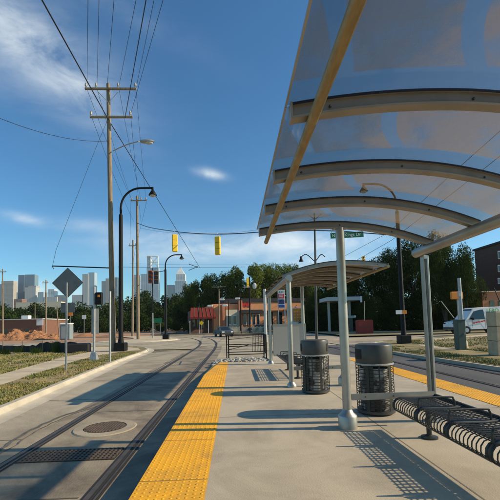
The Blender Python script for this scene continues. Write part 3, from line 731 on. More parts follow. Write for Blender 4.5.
# braces
m=MB()
for (u,v,s_,e) in ((98,92,108,102),(118,92,109,102)): m.tube([AT(u,v,24.75),AT(s_,e,24.75)],.02,5)
m.build('brace','galv',T)
a=AT(113,151,24.9); b=AT(126,145,24.2); c=AT(139,141.3,23.6)
MB().tube(smooth_path([a,b,c],5),.035,8).build('light_arm','galv',T,smooth=True)
h=AT(147,141.5,23.4); MB().ico((h.x,h.y,h.z),(.52,.2,.13),2).build('cobra_head','galv',T,smooth=True)
MB().ico((h.x+.12,h.y,h.z-.09),(.27,.15,.10),2).build('lens','white_dim',T,smooth=True)
a=AT(52.5,266,24.9); b=AT(111,268,24.9); MB().tube([a,b],.04,8).tube([a,AT(53.5,269,24.9)],.02,5).build('bracket_arm','black_paint',T)
MB().box((p0.x+.25,24.6,3.8),(.16,.14,.5)).build('meter_box','galv',T)
# second and third poles
def pole(label,px,by,ty,Y,r,lean=0,arms=()):
    b=AT(px,by,Y); b.z=-.15; t=AT(px+lean,ty,Y)
    T=thing('utility_pole',label,'utility pole',b,'wooden utility poles')
    MB().tube([b,b.lerp(t,.5),t],[r,r*.8,r*.62],10).build('wood_post','wood_pole',T,smooth=True)
    for (x0,x1,y,ins) in arms: arm(T,x0,x1,y,Y,ins)
    return T
pole('second wooden pole, to the right of the near black lamp',138.3,340,196,47,.22,-1.3,[(131,147,201,(132,141,146))])
pole('slim wooden pole just left of the second wooden pole',132.5,336,240,62,.19,.5,[(129,137,246,(130,136))])
pole('wooden pole at the left edge behind the brick building',3,334,269,88,.2,-.5,[(0,7,272,(1,6))])
pole('wooden pole left of the diamond sign, before the skyline',46,333,280,75,.16,0,[(43,49,283,(44,48))])
pole('leaning wooden post behind the diamond sign',59.5,336,306,60,.10,-3)
pole('slim wooden pole left of the portable toilet',35,332,304,100,.12,0)
pole('thin wooden pole before the red awning of the restaurant',219,331,289,68,.14,0,[(212,226,287,())])
# ------------------------------------------------------------------ span wire and traffic lights
def wire(label,pts,r,group=None,cat='cable',name='overhead_wire'):
    o=MB().tube(pts,r,5,cap=False).build(name,'wire_black'); return solo(o,label,cat,group)
spanp=[AT(137,223,47),AT(150,227.5,42),AT(175,231.5,34),AT(196,233.5,31),AT(218,234.2,29),AT(240,233.5,27.5),AT(262,232,27),AT(300,230.5,26.5),AT(335,231,26),AT(365,233,25),AT(402,236,24.1)]
solo(MB().tube(smooth_path(spanp,4),.035,6,cap=False).build('span_wire','wire_black'),'thick sagging span wire that carries the yellow traffic lights','cable')
def signal(label,top,h=1.07,rz=0,yel='traffic_yellow',back=False,name='traffic_light',T=None,own=True):
    x,y,z=top; w=.46 if not back else .34
    T=thing(name,label,'traffic light',(x,y,z),'yellow traffic lights') 
    MB().tube([(x,y,z+.3),(x,y,z)],.025,6).build('hanger','galv',T)
    b=MB().rbox((x,y,z-h/2),(w,.22,h),.05,rz).build('housing',yel,T)
    R=Matrix.Rotation(rz,4,'Z')
    for k in range(3):
        zc=z-h*(k+.5)/3
        for sgn in ((-1,) ):
            q=R@Vector((0,sgn*.13,0)); v=MB()
            n=12; r=.145
            pts=[]
            for i in range(n+1):
                a=-.35+ (math.pi+.7)*i/n; pts.append((r*math.cos(a),r*math.sin(a)))
            base=len(v.v)
            for dd in (.0,.24):
                for (u,ww) in pts: p_=R@Vector((u,sgn*(.112+dd),0)); v.v.append((x+p_.x,y+p_.y,zc+ww))
            for i in range(n): v.f.append((base+i,base+i+1,base+n+2+i,base+n+1+i))
            if back: vo=v.build('visor',yel,b)
            if back:
                p_=R@Vector((0,sgn*.115,0)); 
                d=MB().lathe((0,0),[(0,0),(.12,0),(.12,.006),(0,.006)],16); d.v=[(x+p_.x+(R@Vector((vx,sgn*vz,vy))).x, y+p_.y+(R@Vector((vx,sgn*vz,vy))).y, zc+vy) for vx,vy,vz in d.v]; d.build('lens','lens_dark',b)
    if not back:
        m=MB()
        for k in (1,2): m.box((x,y-.113,z-h*k/3),(w*.9,.012,.02),rz)
        m.build('seam','black_paint',b)
    return T
t=AT(174.7,234.5,31); signal('yellow traffic light hanging left of its twin on the span wire',t,1.5,.4)
t=AT(217.5,236.5,29); signal('yellow traffic light hanging right of its twin on the span wire',t,1.5,-.3)
t=AT(364,258,44); signal('small yellow and black traffic light above the far shelter roof',t+Vector((-.1,0,.2)),1.1,0,back=True)
t=AT(248,278,52); s3=signal('distant yellow traffic light in front of the dark trees above the restaurant',t,1.4,.2)
MB().ico(tuple(AT(254.5,286,51)),(.3,.1,.45),2).build('round_sign_back','white_dim',s3,smooth=True)
MB().box(tuple(AT(247,287,51)),(.9,.06,.12)).build('mast_bracket','white_dim',s3)
a=AT(238,287,52); 
solo(MB().tube([AT(250,333,52),AT(249.5,277,52)],.11,8).build('signal_mast','black_paint'),'black mast in front of the restaurant carrying a distant yellow light','mast')
solo(MB().tube([AT(240.5,331,60),AT(240.5,289,60)],.10,8).build('signal_mast','black_paint'),'black post in front of the restaurant, just right of the red emblem','mast')
solo(MB().tube([AT(228.5,331,62),AT(228.5,300,62)],.08,8).build('signal_mast','black_paint'),'thin black post before the restaurant, left of the red emblem','mast')
solo(MB().tube([AT(199,330,62),AT(199,303,62)],.07,8).build('signal_mast','black_paint'),'thin black post beside the small yellow sign','mast')
# red-orange signal heads on a post at the second corner
T=thing('corner_signal','pair of weathered red signal heads on a post by the black lamp','traffic light',AT(152.8,338,50))
b=AT(152.8,338,50); MB().tube([(b.x,b.y,-.15),(b.x,b.y,AT(152,268,50).z)],.07,8).build('post','black_paint',T)
MB().tube([(b.x,b.y,-.15),(b.x,b.y,AT(152,313,50).z)],.09,8).build('lower_sleeve','galv',T)
for (px,py,m_) in ((150.6,277,'red_paint'),(156.3,277.5,'can_wire')):
    q=AT(px,py,49.8); w=.62
    h=MB().rbox(q,(w,.3,1.75),.05).build('signal_head','can_wire' if m_!='red_paint' else mat('rust_red',(.30,.06,.02),.6),T)
    for k in (-1,0,1):
        z=q.z-k*.56
        d=MB(); d.lathe((0,0),[(0,0),(.2,0),(.2,.01),(0,.01)],14); d.v=[(q.x+vx,q.y-.155-vz,z+vy) for vx,vy,vz in d.v]; d.build('lens','lens_dark',h)
        hd=MB(); hd.box((q.x,q.y-.27,z+.22),(.46,.22,.04)); hd.build('visor',mat('rust_orange',(.45,.10,.03),.6) if k==-1 and 'rust_orange' not in M else M['rust_orange'],h)
a=AT(158,272,49.5); b=AT(166,270.5,45.2); MB().tube([a,b],.05,6).build('bracket_arm','black_paint',T)
# green street name sign on the span wire
q=AT(347,235,26); q2=q
T=thing('street_name_sign','green street name sign hanging behind the near shelter column','street sign',(q.x,q.y,q.z))
MB().box((q.x,q.y,q.z),(2.45,.03,.42)).build('blade','sign_green',T)
MB().box((q.x-1.15,q.y,q.z+.3),(.04,.04,.4)).box((q.x+1.1,q.y,q.z+.3),(.04,.04,.4)).build('hangers','galv',T)
text_mesh('N',.3,'lettering','white_paint',T,face_cam((q.x-1.0,q.y-.018,q.z-.01)))
text_mesh('Kings Dr',.34,'lettering','white_paint',T,face_cam((q.x+.42,q.y-.018,q.z)))
T.rotation_euler=(0,math.radians(-2),0)
# ------------------------------------------------------------------ overhead wires
Y0=24.72
def up(px,py,tx,grp='thin wires running overhead from the near pole crossarm'):
    a=AT(px,py,Y0); d=Vector(ray(tx,0)); 
    # point on the pixel's ray at height 14.5 m, carried on beyond the frame
    t=(14.6-EYE)/d.z; b=Vector((0,0,EYE))+d*t
    e=a+(b-a)*1.6
    return a,b,e
for k_,(px,py,tx,r) in enumerate(((87,86,88,.011),(97,86,99,.011),(107,89,114,.012),(119,86,136,.011),(136.5,86,154,.011),(131,113,163,.011))):
    a,b,e=up(px,py,tx); wire(['first','second','third','fourth','fifth','sixth'][k_]+' thin line from the left rising from the near wooden pole',[a,a.lerp(e,.5),e],r,'thin wires running overhead from the near pole','cable')
a,b,e=up(125,118,146); wire('thicker power line rising beside the thin ones right of the near wooden pole',[a,a.lerp(e,.5),e],.022)
# long diagonal cable
a=AT(200,268,70); b=AT(108,119,24.9-.2); c=AT(42,0,13); e=b+(c-b)*1.8
wire('heavy diagonal cable crossing the sky behind the two yellow traffic lights',[a,AT(189,250,60),AT(160,203,42),AT(130,155,31),b,c,e],.032)
for k,(p,q,y) in enumerate([((87,92),(131,202),0),((97,92),(132,204),0),((119,92),(141,204),0),((136,92),(146,204),0),((92,121),(134,226),0),((131,121),(141,226),0)]):
    a=AT(p[0],p[1]-3,24.72); b=AT(q[0],q[1]-4,47)
    wire(['leftmost upper crossarm','second upper crossarm','third upper crossarm','rightmost upper crossarm','left lower crossarm','right lower crossarm'][k]+' line from near wooden pole to second pole',arc(a,b,.35),.012,'wires between the near and second pole')
for k,(p,q) in enumerate((((131,199),(130,244)),((147,199),(136,244)),((138,230),(133,262)))):
    wire(['left','right','lowest'][k]+' power line between second and slim third wooden poles',arc(AT(*p,46.8),AT(*q,62),.3),.014,'wires between the second and third pole')
wire('thin service cable coming in from the left edge to the near wooden pole',[AT(-20,110,16)+(AT(-20,110,16)-AT(108,141,24.8))*2.]+arc(AT(-20,110,16),AT(108,141,24.8),.45),.013)
wire('guy wire slanting down left from the near wooden pole crossarm',[AT(107.5,120,24.8),AT(97,145,24.6),AT(56,250,23),AT(52,268,24.9)],.010)
wire('thin horizontal trolley wire at the height of the second black lamp',arc(AT(118,267,30),AT(245,267,45),.05),.014)
T=thing('wire_pulley','small black wire fitting on the horizontal trolley wire','wire fitting',AT(197,267,40)); q=AT(197,267,39.8)
MB().tube([q,q+Vector((-.9,0,.35))],.03,5).tube([q,q+Vector((-.9,0,-.35))],.03,5).build('clamp','black_paint',T); MB().ico(tuple(q),.1,1).build('pulley','black_paint',T)
for p,q in (((262,231),(500,236)),): pass
wire('upper power line slanting over the right side street, seen through the glass roof',[AT(262,300,70),AT(388,233,32),AT(455,171,22),AT(500,131,19),AT(560,75,16)],.018)
wire('lower power line slanting over the right side street, seen through the glass roof',[AT(270,310,70),AT(392,240,31),AT(480,172,22),AT(520,140,19),AT(580,90,16)],.018)
wire('thin level line over the crossing below the far clouds',arc(AT(130,263.5,80),AT(345,263,60),.3),.015)
wire('thin sagging line in the sky left of the second wooden pole',arc(AT(140,228,47),AT(330,215,30),1.2),.010)
# ------------------------------------------------------------------ diamond sign and nearby posts
q=AT(66.3,283,14.2); 
T=thing('diamond_sign','back of a grey diamond road sign on a thin post at left','road sign',(q.x,14.25,-.13))
MB().box((q.x-.0,14.25,1.55),(.055,.045,3.36)).build('post','galv',T)
R=Matrix.Rotation(math.pi/4,4,'Y'); MB().box((q.x,14.31,q.z+.02),(.84,.012,.84),mtx=R).build('plate','sign_back',T)
MB().box((q.x+.02,14.31,AT(66,307.5,14.25).z),(.52,.012,.38)).build('lower_plate','sign_back',T)
# pedestrian signal post
q=G(94,360,-.13); x,y=q.x,q.y
T=thing('crossing_signal_post','grey pedestrian signal post with flared base at the left kerb','signal post',(x,y,-.13))
MB().tube([(x,y,-.1),(x,y,AT(94.7,287,y).z)],.06,12).build('post','galv',T,smooth=True)
MB().box((x,y,.06),(.36,.36,.40),taper=.6).build('base','galv',T)
q=AT(99,298.5,y-.1); b=MB().rbox(q,(.34,.2,.62),.03).build('signal_head','black_paint',T); MB().box((q.x+.02,q.y-.11,q.z+.12),(.1,.02,.11)).build('orange_hand','orange_paint',b)
q0=AT(94.6,308.5,y); q1=AT(94.6,334,y); MB().box((x+.02,y+.07,(q0.z+q1.z)/2),(.36,.015,q0.z-q1.z)).build('sign_panel','panel_grey',T)
MB().box((x+.02,y+.055,(q0.z+q1.z)/2),(.3,.012,.03)).build('clamp','galv',T)
q=G(110,362,-.13); t=AT(110,302,q.y)
solo(MB().tube([q,(q.x,q.y,t.z+.5)],.045,8).build('steel_post','galv'),'slim grey steel post in the verge in front of the near wooden pole','post')
# silt fence
a=G(0,352,-.13); a=Vector((-19.5,29.2,-.13)); b=Vector((-10.3,24.4,-.13)); a2=Vector((-40,36,-.13))
T=thing('silt_fence','low black silt fence sheeting along the far side of the left verge','fence',b)
m=MB(); n=40
P=[]
for i in range(n+1):
    p=a2.lerp(a,i/12) if i<=12 else a.lerp(b,(i-12)/(n-12)); P.append(p+Vector((0,random.uniform(-.08,.08),0)))
for i,p in enumerate(P): h=.55+random.uniform(-.09,.06)-(0.2 if 14<i<30 else 0); m.v+=[(p.x,p.y,-.16),(p.x,p.y,h),(p.x,p.y+.03,h),(p.x,p.y+.03,-.16)]
for i in range(n):
    for k in range(3): m.f.append((4*i+k,4*i+k+1,4*i+5+k,4*i+4+k))
e=4*n; m.f.append((e,e+1,e+2,e+3)); m.build('sheeting','silt',T)
m=MB().rbox((b.x+.0,b.y+.3,.15),(1.35,.9,.62),.08,.2).build('end_roll','silt',T)
for i in range(13,n,6): MB().box((P[i].x,P[i].y-.04,.25),(.04,.04,.85)).build('stake','wood_pole',T)
# ------------------------------------------------------------------ grass tufts as ground cover
def blades(name,n,fn,hmin,hmax,m_):
    vs=[];fs=[]
    for i in range(n):
        for _ in range(4):
            x,y,z=fn()
            if mnoise.noise(Vector((x*.9,y*.55,3.)))+.35*mnoise.noise(Vector((x*4,y*4,1.)))>-.12: break
        h=random.uniform(hmin,hmax)*(1.0+1.2*max(0,mnoise.noise(Vector((x*.5,y*.4,8.))))); a=random.uniform(0,6.28); w=random.uniform(.006,.014)*(1+y/20)
        dx,dy=math.cos(a)*w,math.sin(a)*w; lx,ly=random.uniform(-.5,.5)*h,random.uniform(-.5,.5)*h
        k=len(vs); vs+=[(x-dx,y-dy,z),(x+dx,y+dy,z),(x+lx,y+ly,z+h)]; fs.append((k,k+1,k+2))
    m=MB(); m.v=vs; m.f=fs; return m.build(name,m_,kind='stuff')
def interp(pl,y):
    for (x0,y0),(x1,y1) in zip(pl[:-1],pl[1:]):
        if y0<=y<=y1: return x0+(x1-x0)*(y-y0)/(y1-y0)
    return pl[-1][0]
kx=kerbL[:8]; so_=swo; si_=[(-7.0,-12),(-7.4,2),(-7.7,6),(-8.0,10),(-8.45,13.6),(-9.0,17),(-9.5,20.5),(-9.6,23)]
def f1():
    y=5+18.5*random.random()**1.0; a=interp(kx,y)-.2; b=interp(so_,y)+.02; t=random.random()
    return b+(a-b)*(t**.8),y,-.13
def f2():
    y=8+17*random.random(); a=interp(si_,y)-.03; x=a-random.random()**1.4*9; return x,y,-.13
blades('verge_grass',30000,f1,.015,.05,'grass_blade'); blades('lot_grass',26000,f2,.02,.09,'grass_blade')
def f3():
    i=random.uniform(-6,-1); y=9+17*random.random(); x=interp([(9.0,8),(8.68,11.7),(8.25,17.5),(8.15,20),(8.7,24),(10.6,26.8)],y)+.2+random.random()*(1.6 if random.random()<.6 else 9); 
    if 9.9<x<11.5: x+=1.7
    return x,y,bz(x,y)
blades('bank_grass',24000,f3,.02,.08,'grass_blade')
# taller weeds by the silt fence
for k,(px,py) in enumerate(((59,352),(40,353),(22,352),(8,354))):
    q=G(px,py,-.13); m=MB()
    for i in range(160 if k==0 else 90):
        a=random.uniform(0,6.28); h=random.uniform(.3,.95 if k==0 else .5); r=random.random()*.35; x=q.x+r*math.cos(a); y=q.y-.4+r*math.sin(a); lx=random.uniform(-.25,.25); 
        m.quad((x-.02,y,-.13),(x+.02,y,-.13),(x+lx,y+random.uniform(-.2,.2),-.13+h))
    solo(m.build('weed','leaf_light'),['tall weed clump growing right against the black silt fence end','low weed clump before the middle of the silt fence','low weed clump before the silt fence, second from the left edge','low weed clump at the left edge before the silt fence'][k],'weed','weeds by the silt fence')
# ------------------------------------------------------------------ vegetation
def leafcloud(n_blob,n_leaf,size,seed,squash=.8,blob=.38,open_=.0):
    r=np.random.default_rng(seed); cs=[];rs=[]
    for i in range(n_blob):
        while True:
            p=r.uniform(-1,1,3)
            if .15<np.linalg.norm(p)<.80: break
        p[2]*=squash; cs.append(p); rs.append(r.uniform(.55,1.1)*blob)
    cs=np.array(cs); rs=np.array(rs)
    idx=r.integers(0,n_blob,n_leaf); d=r.normal(size=(n_leaf,3)); d/=np.linalg.norm(d,axis=1)[:,None]
    rad=rs[idx]*(1-.45*r.random(n_leaf)**1.6); rad*=1+.18*np.sin(d[:,0]*7+idx)*np.cos(d[:,2]*6+idx*2)
    c=cs[idx]+d*rad[:,None]
    nrm=d*.6+r.normal(size=(n_leaf,3))*.55; nrm/=np.linalg.norm(nrm,axis=1)[:,None]
    u=np.cross(nrm,r.normal(size=(n_leaf,3))); u/=np.linalg.norm(u,axis=1)[:,None]; w=np.cross(nrm,u)
    s=size*r.uniform(.6,1.4,n_leaf)[:,None]
    v=np.stack([c-u*s,c-w*s*.55,c+u*s,c+w*s*.55],1).reshape(-1,3)
    me=bpy.data.meshes.new('crown'); me.from_pydata([tuple(k) for k in v],[],[(4*i,4*i+1,4*i+2,4*i+3) for i in range(n_leaf)]); me.update(); return me,cs
def trunkmesh(cs,r0,seed,zc=1.9):
    rr=random.Random(seed); m=MB(); m.tube([(0,0,-.15),(rr.uniform(-.04,.04),0,.5),(rr.uniform(-.06,.06),.03,1.1),(0,0,1.7)],[r0,r0*.75,r0*.6,r0*.4],8)
    for c in cs[:9]:
        m.tube([(0,0,rr.uniform(.8,1.3)),(c[0]*.5,c[1]*.5,zc-.25+c[2]*.4),(c[0],c[1],zc+c[2])],[r0*.4,r0*.22,r0*.06],5)
    me=bpy.data.meshes.new('trunk'); me.from_pydata(m.v,[],m.f); me.update(); me.materials.append(M['bark']); return me
KIND={}
def kind(key,nb,nl,size,seed,lm,**k):
    me,cs=leafcloud(nb,nl,size,seed,**k)
    me.transform(Matrix.Translation((0,0,1.9))); me.materials.append(M[lm]); KIND[key]=(me,trunkmesh(cs,.07,seed))
for i in range(3): kind('far%d'%i,26,5200,.052,10+i,'leaf_dark'); kind('mid%d'%i,24,13000,.034,20+i,'leaf_mid',blob=.38)
for i in range(2): kind('near%d'%i,34,28000,.021,30+i,'leaf_near',blob=.33); kind('light%d'%i,34,11000,.034,40+i,'leaf_light',blob=.31)
def tree(key,x,y,z,crown_r,height,label,group,rz=None,cat='tree',name='broadleaf_tree'):
    """crown radius in x,y and total height; unit tree is 2.75 high with crown radius ~1.1"""
    T=thing(name,label,cat,(x,y,z),group); T.scale=(crown_r/1.08,crown_r/1.08,height/2.72); T.rotation_euler=(0,0,random.uniform(0,6.28) if rz is None else rz)
    c,t=KIND[key]
    a=bpy.data.objects.new('crown',c); COL.objects.link(a); a.parent=T
    b=bpy.data.objects.new('trunk',t); COL.objects.link(b); b.parent=T
    return T
def treepx(key,px,ytop,Y,wpx,label,group,z=-.3,low=0):
    q=AT(px,ytop,Y); r=wpx/2/FPX*Y; h=q.z-z
    return tree(key,q.x,Y,z-low,r,h+low,label,group)
ORD=['first','second','third','fourth','fifth','sixth','seventh','eighth','ninth','tenth','eleventh','twelfth']
# far left treeline
for i,(px,yt,w) in enumerate([(-6,300,34),(14,304,30),(34,303,30),(54,306,30),(76,302,34),(95,305,30),(112,300,30),(128,296,34),(146,291,36),(163,294,28),(178,291,28),(194,290,30)]):
    treepx('far%d'%(i%3),px,yt,150+(i%3)*9,w*1.25,ORD[i]+' tree from the left in the long back treeline below the city skyline','trees under the skyline',low=8)
for i,(px,yt,w) in enumerate([(5,312,26),(28,314,24),(50,316,22),(88,312,26),(104,316,20),(122,311,26),(140,310,26),(158,308,26),(176,309,26),(192,306,26)]):
    treepx('far%d'%((i+1)%3),px,yt,118+(i%2)*8,w*1.2,ORD[i]+' dark tree from the left in the lower front row under the skyline','front row under the skyline',low=6)
# centre trees behind the restaurant
cl=['dark tree at the left end of the tall grove behind the restaurant','rounded dark tree second from the left in the grove behind the restaurant','tree with a jutting crown above the red awning','dark tree rising behind the restaurant emblem','tallest bright green tree behind the restaurant','bright green tree right of the tallest one behind the restaurant','green tree above the gas station price sign','dark tree behind the left end of the far shelter roof']
for i,(px,yt,w,k,Y) in enumerate([(190,284,24,'mid0',104),(203,277,26,'mid1',100),(216,272,30,'mid2',98),(236,268,34,'mid0',97),(257,261,38,'mid1',96),(277,262,34,'mid2',98),(294,266,30,'mid0',100),(311,270,30,'mid1',98)]):
    treepx(k,px,yt,Y,w*1.1,cl[i],'grove behind the restaurant',low=1)
for i,(px,yt,w) in enumerate([(184,298,26),(200,294,26),(214,293,26),(232,290,28),(252,288,30),(272,288,30),(292,288,30),(312,286,30)]):
    treepx('far%d'%(i%3),px,yt,108,w*1.3,ORD[i]+' low understorey tree from the left behind the restaurant','understorey behind the restaurant',low=6)
# right hand trees
cr=['dark tree directly above the far shelter roof','broad dark tree between the far shelter and the right black lamp','tall dark tree behind the right black lamp','big dark tree filling the gap left of the right shelter column','big tree right of the shelter column with sunlit leaf edges','leafy tree over the white van','low dark tree below the brick block','dark tree behind the gas station canopy','low dark tree left of the blue gas station sign','small leafy tree in front of the dark brick block']
for i,(px,yt,w,k,Y) in enumerate([(332,276,46,'near0',74),(360,266,50,'near1',68),(388,247,54,'near0',60),(412,236,60,'near1',54),(440,228,58,'near0',47),(462,250,44,'near1',44),(480,292,30,'near0',58),(345,288,50,'near1',62),(322,290,40,'near0',70),(503,240,18,'light0',52)]):
    treepx(k,px,yt,Y,w*1.08,cr[i],'tall trees on the right',low=4.5)
for i,(px,yt,w,Y) in enumerate([(318,302,44,64),(345,298,50,60),(372,292,54,57),(398,290,54,55),(424,288,54,53),(448,292,50,53),(470,298,40,54)]):
    treepx('near%d'%(i%2),px,yt,Y,w*1.15,ORD[i]+' low bushy tree from the left under the tall right trees','undergrowth below the right trees',low=7)
cs_=['small round shrub at the left kerb of the far crossing, nearest the green sign','low shrub on the far verge right of the second black lamp','low shrub on the far verge below the thin trolley wires','low shrub on the far verge left of the small yellow sign']
for i,(px,yt,Y) in enumerate([(162,322,75),(176,321,78),(188,322,76),(194,321,82)]):
    q=AT(px,yt,Y); tree('light%d'%(i%2),q.x,Y,-1.2,1.6,q.z+1.2,cs_[i],'shrubs on the far verge',cat='shrub',name='shrub')
# ------------------------------------------------------------------ skyline
YS=1500.
def rect(T,name,m,x0,x1,yt,yb=330,Y=YS,depth=30,dy=0,top=None,parent=None):
    a=AT(x0,yt,Y); b=AT(x1,yt,Y); z0=-1; 
    mb=MB(); cx_=(a.x+b.x)/2; w=b.x-a.x; zt=max(a.z,b.z) 
    mb.box((cx_,Y+depth/2+dy,(zt+z0)/2),(w,depth,zt-z0)); return mb.build(name,m,parent or T)
def tower(label,px,Y=YS):
    q=AT(px,330,Y); return thing('tower_block',label,'skyscraper',(q.x,Y,0),'city skyline')
facade('fac_beige',(.42,.38,.32),(.26,.26,.25),9,12); facade('fac_blue',(.14,.20,.25),(.10,.16,.21),14,9,.8,.6,rough=.3)
facade('fac_pale',(.50,.49,.46),(.34,.36,.37),11,11,.5,.5); facade('fac_teal',(.17,.24,.28),(.13,.20,.24),10,10,.7,.6,rough=.3); facade('fac_white',(.62,.64,.64),(.32,.38,.42),12,12,.6,.6)
facade('fac_glasslight',(.42,.50,.54),(.25,.34,.40),14,10,.7,.6,rough=.3); facade('fac_brick',(.30,.15,.09),(.1,.08,.07),10,12)
T=tower('beige tower block at the far left of the skyline',8); rect(T,'wall','fac_beige',1.5,13.5,281); rect(T,'annex','fac_pale',-6,3,284,dy=8)
T=tower('dark blue glass tower, second from the left in the skyline',18); rect(T,'glass_wall','fac_blue',9.5,15.5,273,dy=60); rect(T,'side_wall','fac_teal',15.7,26,272.5,dy=64)
T=tower('pale stepped office block right of the blue glass tower',28); rect(T,'wall','fac_pale',22,33,287,dy=20); rect(T,'upper_wall','fac_beige',24,32,285,dy=30)
T=tower('low brick block at the foot of the blue glass tower',18,1300); rect(T,'wall','fac_brick',14,22,299,Y=1300)
T=tower('low pale block left of the diamond sign',41); rect(T,'wall','fac_glasslight',38,43.5,292)
T=tower('pale multi part block just left of the diamond sign',53); rect(T,'wall','fac_pale',44,57,297); rect(T,'upper_wall','fac_white',46.5,53,289,dy=10); rect(T,'side_wall','fac_beige',55,62,295,dy=10)
T=tower('long low cream building along the skyline base',30,1200); rect(T,'wall','stucco_cream',16,61,302.5,Y=1200)
T=tower('grey tower with a light left face right of the diamond sign',88); rect(T,'wall','fac_pale',82.3,88,274); rect(T,'side_wall','fac_glasslight',88.1,94,272.3,dy=5)
T=tower('low pale building below the grey tower by the diamond sign',77); rect(T,'wall','fac_pale',72,83,295)
T=tower('beige tower left of the near wooden pole',104); rect(T,'wall','fac_pale',101,105.5,281,dy=6); rect(T,'upper_wall','fac_beige',105.6,110.5,278.5)
T=tower('teal glass tower behind the near wooden pole and lamp',114); rect(T,'wall','fac_teal',111.5,117.5,277.5)
T=tower('light blue glass block left of the tall white framed tower',143); rect(T,'wall','fac_glasslight',140.5,147,274); rect(T,'low_wall','fac_white',132,138,274.5,dy=10)
T=tower('tallest glass tower with a white frame crown',151); rect(T,'wall','fac_glasslight',146.7,158.5,268)
a=AT(146.8,256,YS);b=AT(150.4,268,YS); MB().box(((a.x+b.x)/2,YS+15,(a.z+b.z)/2+1),(b.x-a.x,26,a.z-b.z)).build('crown_side','fac_white',T)
m=MB(); 
for p,q in (((147,256),(158.3,256.5)),((158.3,256.5),(158.3,268)),((150.5,257),(158,267)),((150.5,262),(158,262.5)),((150.5,267),(157,257))): m.tube([AT(*p,YS),AT(*q,YS)],2.2,6)
m.build('crown_frame','white_paint',T)
T=tower('tower with a pointed pale crown right of the second black lamp',180); rect(T,'wall','fac_glasslight',174.8,186.2,281); rect(T,'middle_wall','fac_white',175.8,185,274,dy=4)
a=AT(176.4,274,YS+15); b=AT(184.6,274,YS+15); m=MB(); cxx=(a.x+b.x)/2
for (x0,x1,y0,y1) in ((8.2,5.6,274,271),(5.6,3.2,271,269),(3.2,.8,269,266)):
    s0=x0/FPX*YS; s1=x1/FPX*YS; z0=AT(180.5,y0,YS).z; z1=AT(180.5,y1,YS).z; m.box((cxx,YS+19,(z0+z1)/2),(s0,30*x0/8.2,z1-z0),taper=s1/s0)
m.build('crown','white_paint',T)
T=tower('low glass block left of the tower with the pointed crown',170); rect(T,'wall','fac_teal',167,174,285)
# ------------------------------------------------------------------ left middle distance
def block(name,label,cat,x0,x1,yt,Y,depth,m,z0=-.3): 
    a=AT(x0,yt,Y); b=AT(x1,yt,Y); T=thing(name,label,cat,((a.x+b.x)/2,Y,z0)); zt=(a.z+b.z)/2
    w=MB().box(((a.x+b.x)/2,Y+depth/2,(zt+z0)/2),(b.x-a.x,depth,zt-z0)).build('wall',m,T); return T,w,a.x,b.x,zt
T,w,x0,x1,zt=block('brick_building','long low brick building behind the orange dirt mound','building',-14,42,320,95,14,'brick_red')
MB().box(((x0+x1)/2,102,zt+.12),(x1-x0+.6,14.6,.24)).build('roof','white_dim',T)
MB().box((AT(23,318,96).x,97.5,zt+.7),(1.7,1.5,.9)).build('roof_unit','white_paint',T)
MB().box((AT(40,323,95).x,94.9,zt-.75),(1.6,.12,1.5)).build('white_panel','white_paint',T)
for px in (6,16,27): q=AT(px,326,94.9); MB().box((q.x,94.96,1.1),(1.0,.1,1.0)).build('window','glass_dark',T)
m=MB(); N1=110; cx_=AT(22,333,58).x
for i in range(N1):
    for j_ in range(48):
        u=i/(N1-1)*2-1; v=j_/47*2-1; x=cx_+u*7.2; y=60+v*4
        h=1.55*max(0,1-abs(u+.15)**1.7)*max(0,1-v*v)*(.75+.4*math.sin(u*9+1)*math.sin(v*4+u*5))+random.uniform(-.04,.04)*(1-abs(v))
        h+=mnoise.fractal(Vector((x*1.3,y*1.3,0)),.8,2.,5)*.35*min(1,max(0,h)*2)
        m.v.append((x,y,-.28+max(0,h)))
for i in range(N1-1):
    for j_ in range(47): a=i*48+j_; m.f.append((a,a+48,a+49,a+1))
o=m.build('dirt_mound','dirt'); fixnormals(o); solo(o,'heap of orange excavated dirt in front of the low brick building','dirt mound')
m=MB(); cx_=AT(80,334,70).x
for i in range(30):
    for j_ in range(10):
        u=i/29*2-1; v=j_/9*2-1; m.v.append((cx_+u*9,70+v*3,-.28+max(0,.65*(1-u*u)*(1-v*v)*(.7+.5*math.sin(u*11)))+random.uniform(0,.06)))
for i in range(29):
    for j_ in range(9): a=i*10+j_; m.f.append((a,a+10,a+11,a+1))
o=m.build('dirt_mound','dirt'); fixnormals(o); solo(o,'low spread of orange dirt right of the portable toilet','dirt mound')
q=AT(66.5,337,56); x=q.x
T=thing('portable_toilet','grey portable toilet with pale roof behind the diamond sign post','portable toilet',(x,56,-.25))
MB().rbox((x,56,.9),(1.5,1.2,2.2),.06).build('cabin','porta_grey',T); MB().rbox((x,56,2.12),(1.64,1.32,.24),.1).build('roof','white_paint',T); MB().box((x-.1,55.39,.85),(.8,.03,1.8)).build('door','panel_grey',T)
pl_=[(84,317,'white_paint','small white sign on the dirt lot left of the pedestrian signal post'),(70.5,314,'orange_paint','small orange work sign behind the diamond sign'),]
for px,py,mm,lb in pl_:
    q=AT(px,py,72); T=thing('lot_sign',lb,'sign',(q.x,72,-.25)); MB().box((q.x,72,q.z),(.75,.05,.75)).build('panel',mm,T); MB().box((q.x,72.1,q.z/2),(.08,.08,q.z+.5)).build('post','galv',T)
q=AT(157.5,320.5,70); T=thing('guide_sign','small green guide sign on posts beside the second black lamp','road sign',(q.x,70,-.25)); MB().box((q.x,70,q.z),(1.7,.05,.85)).build('panel','sign_green',T); MB().box((q.x-.5,70.06,q.z/2-.1),(.08,.08,q.z)).box((q.x+.5,70.06,q.z/2-.1),(.08,.08,q.z)).build('posts','galv',T)
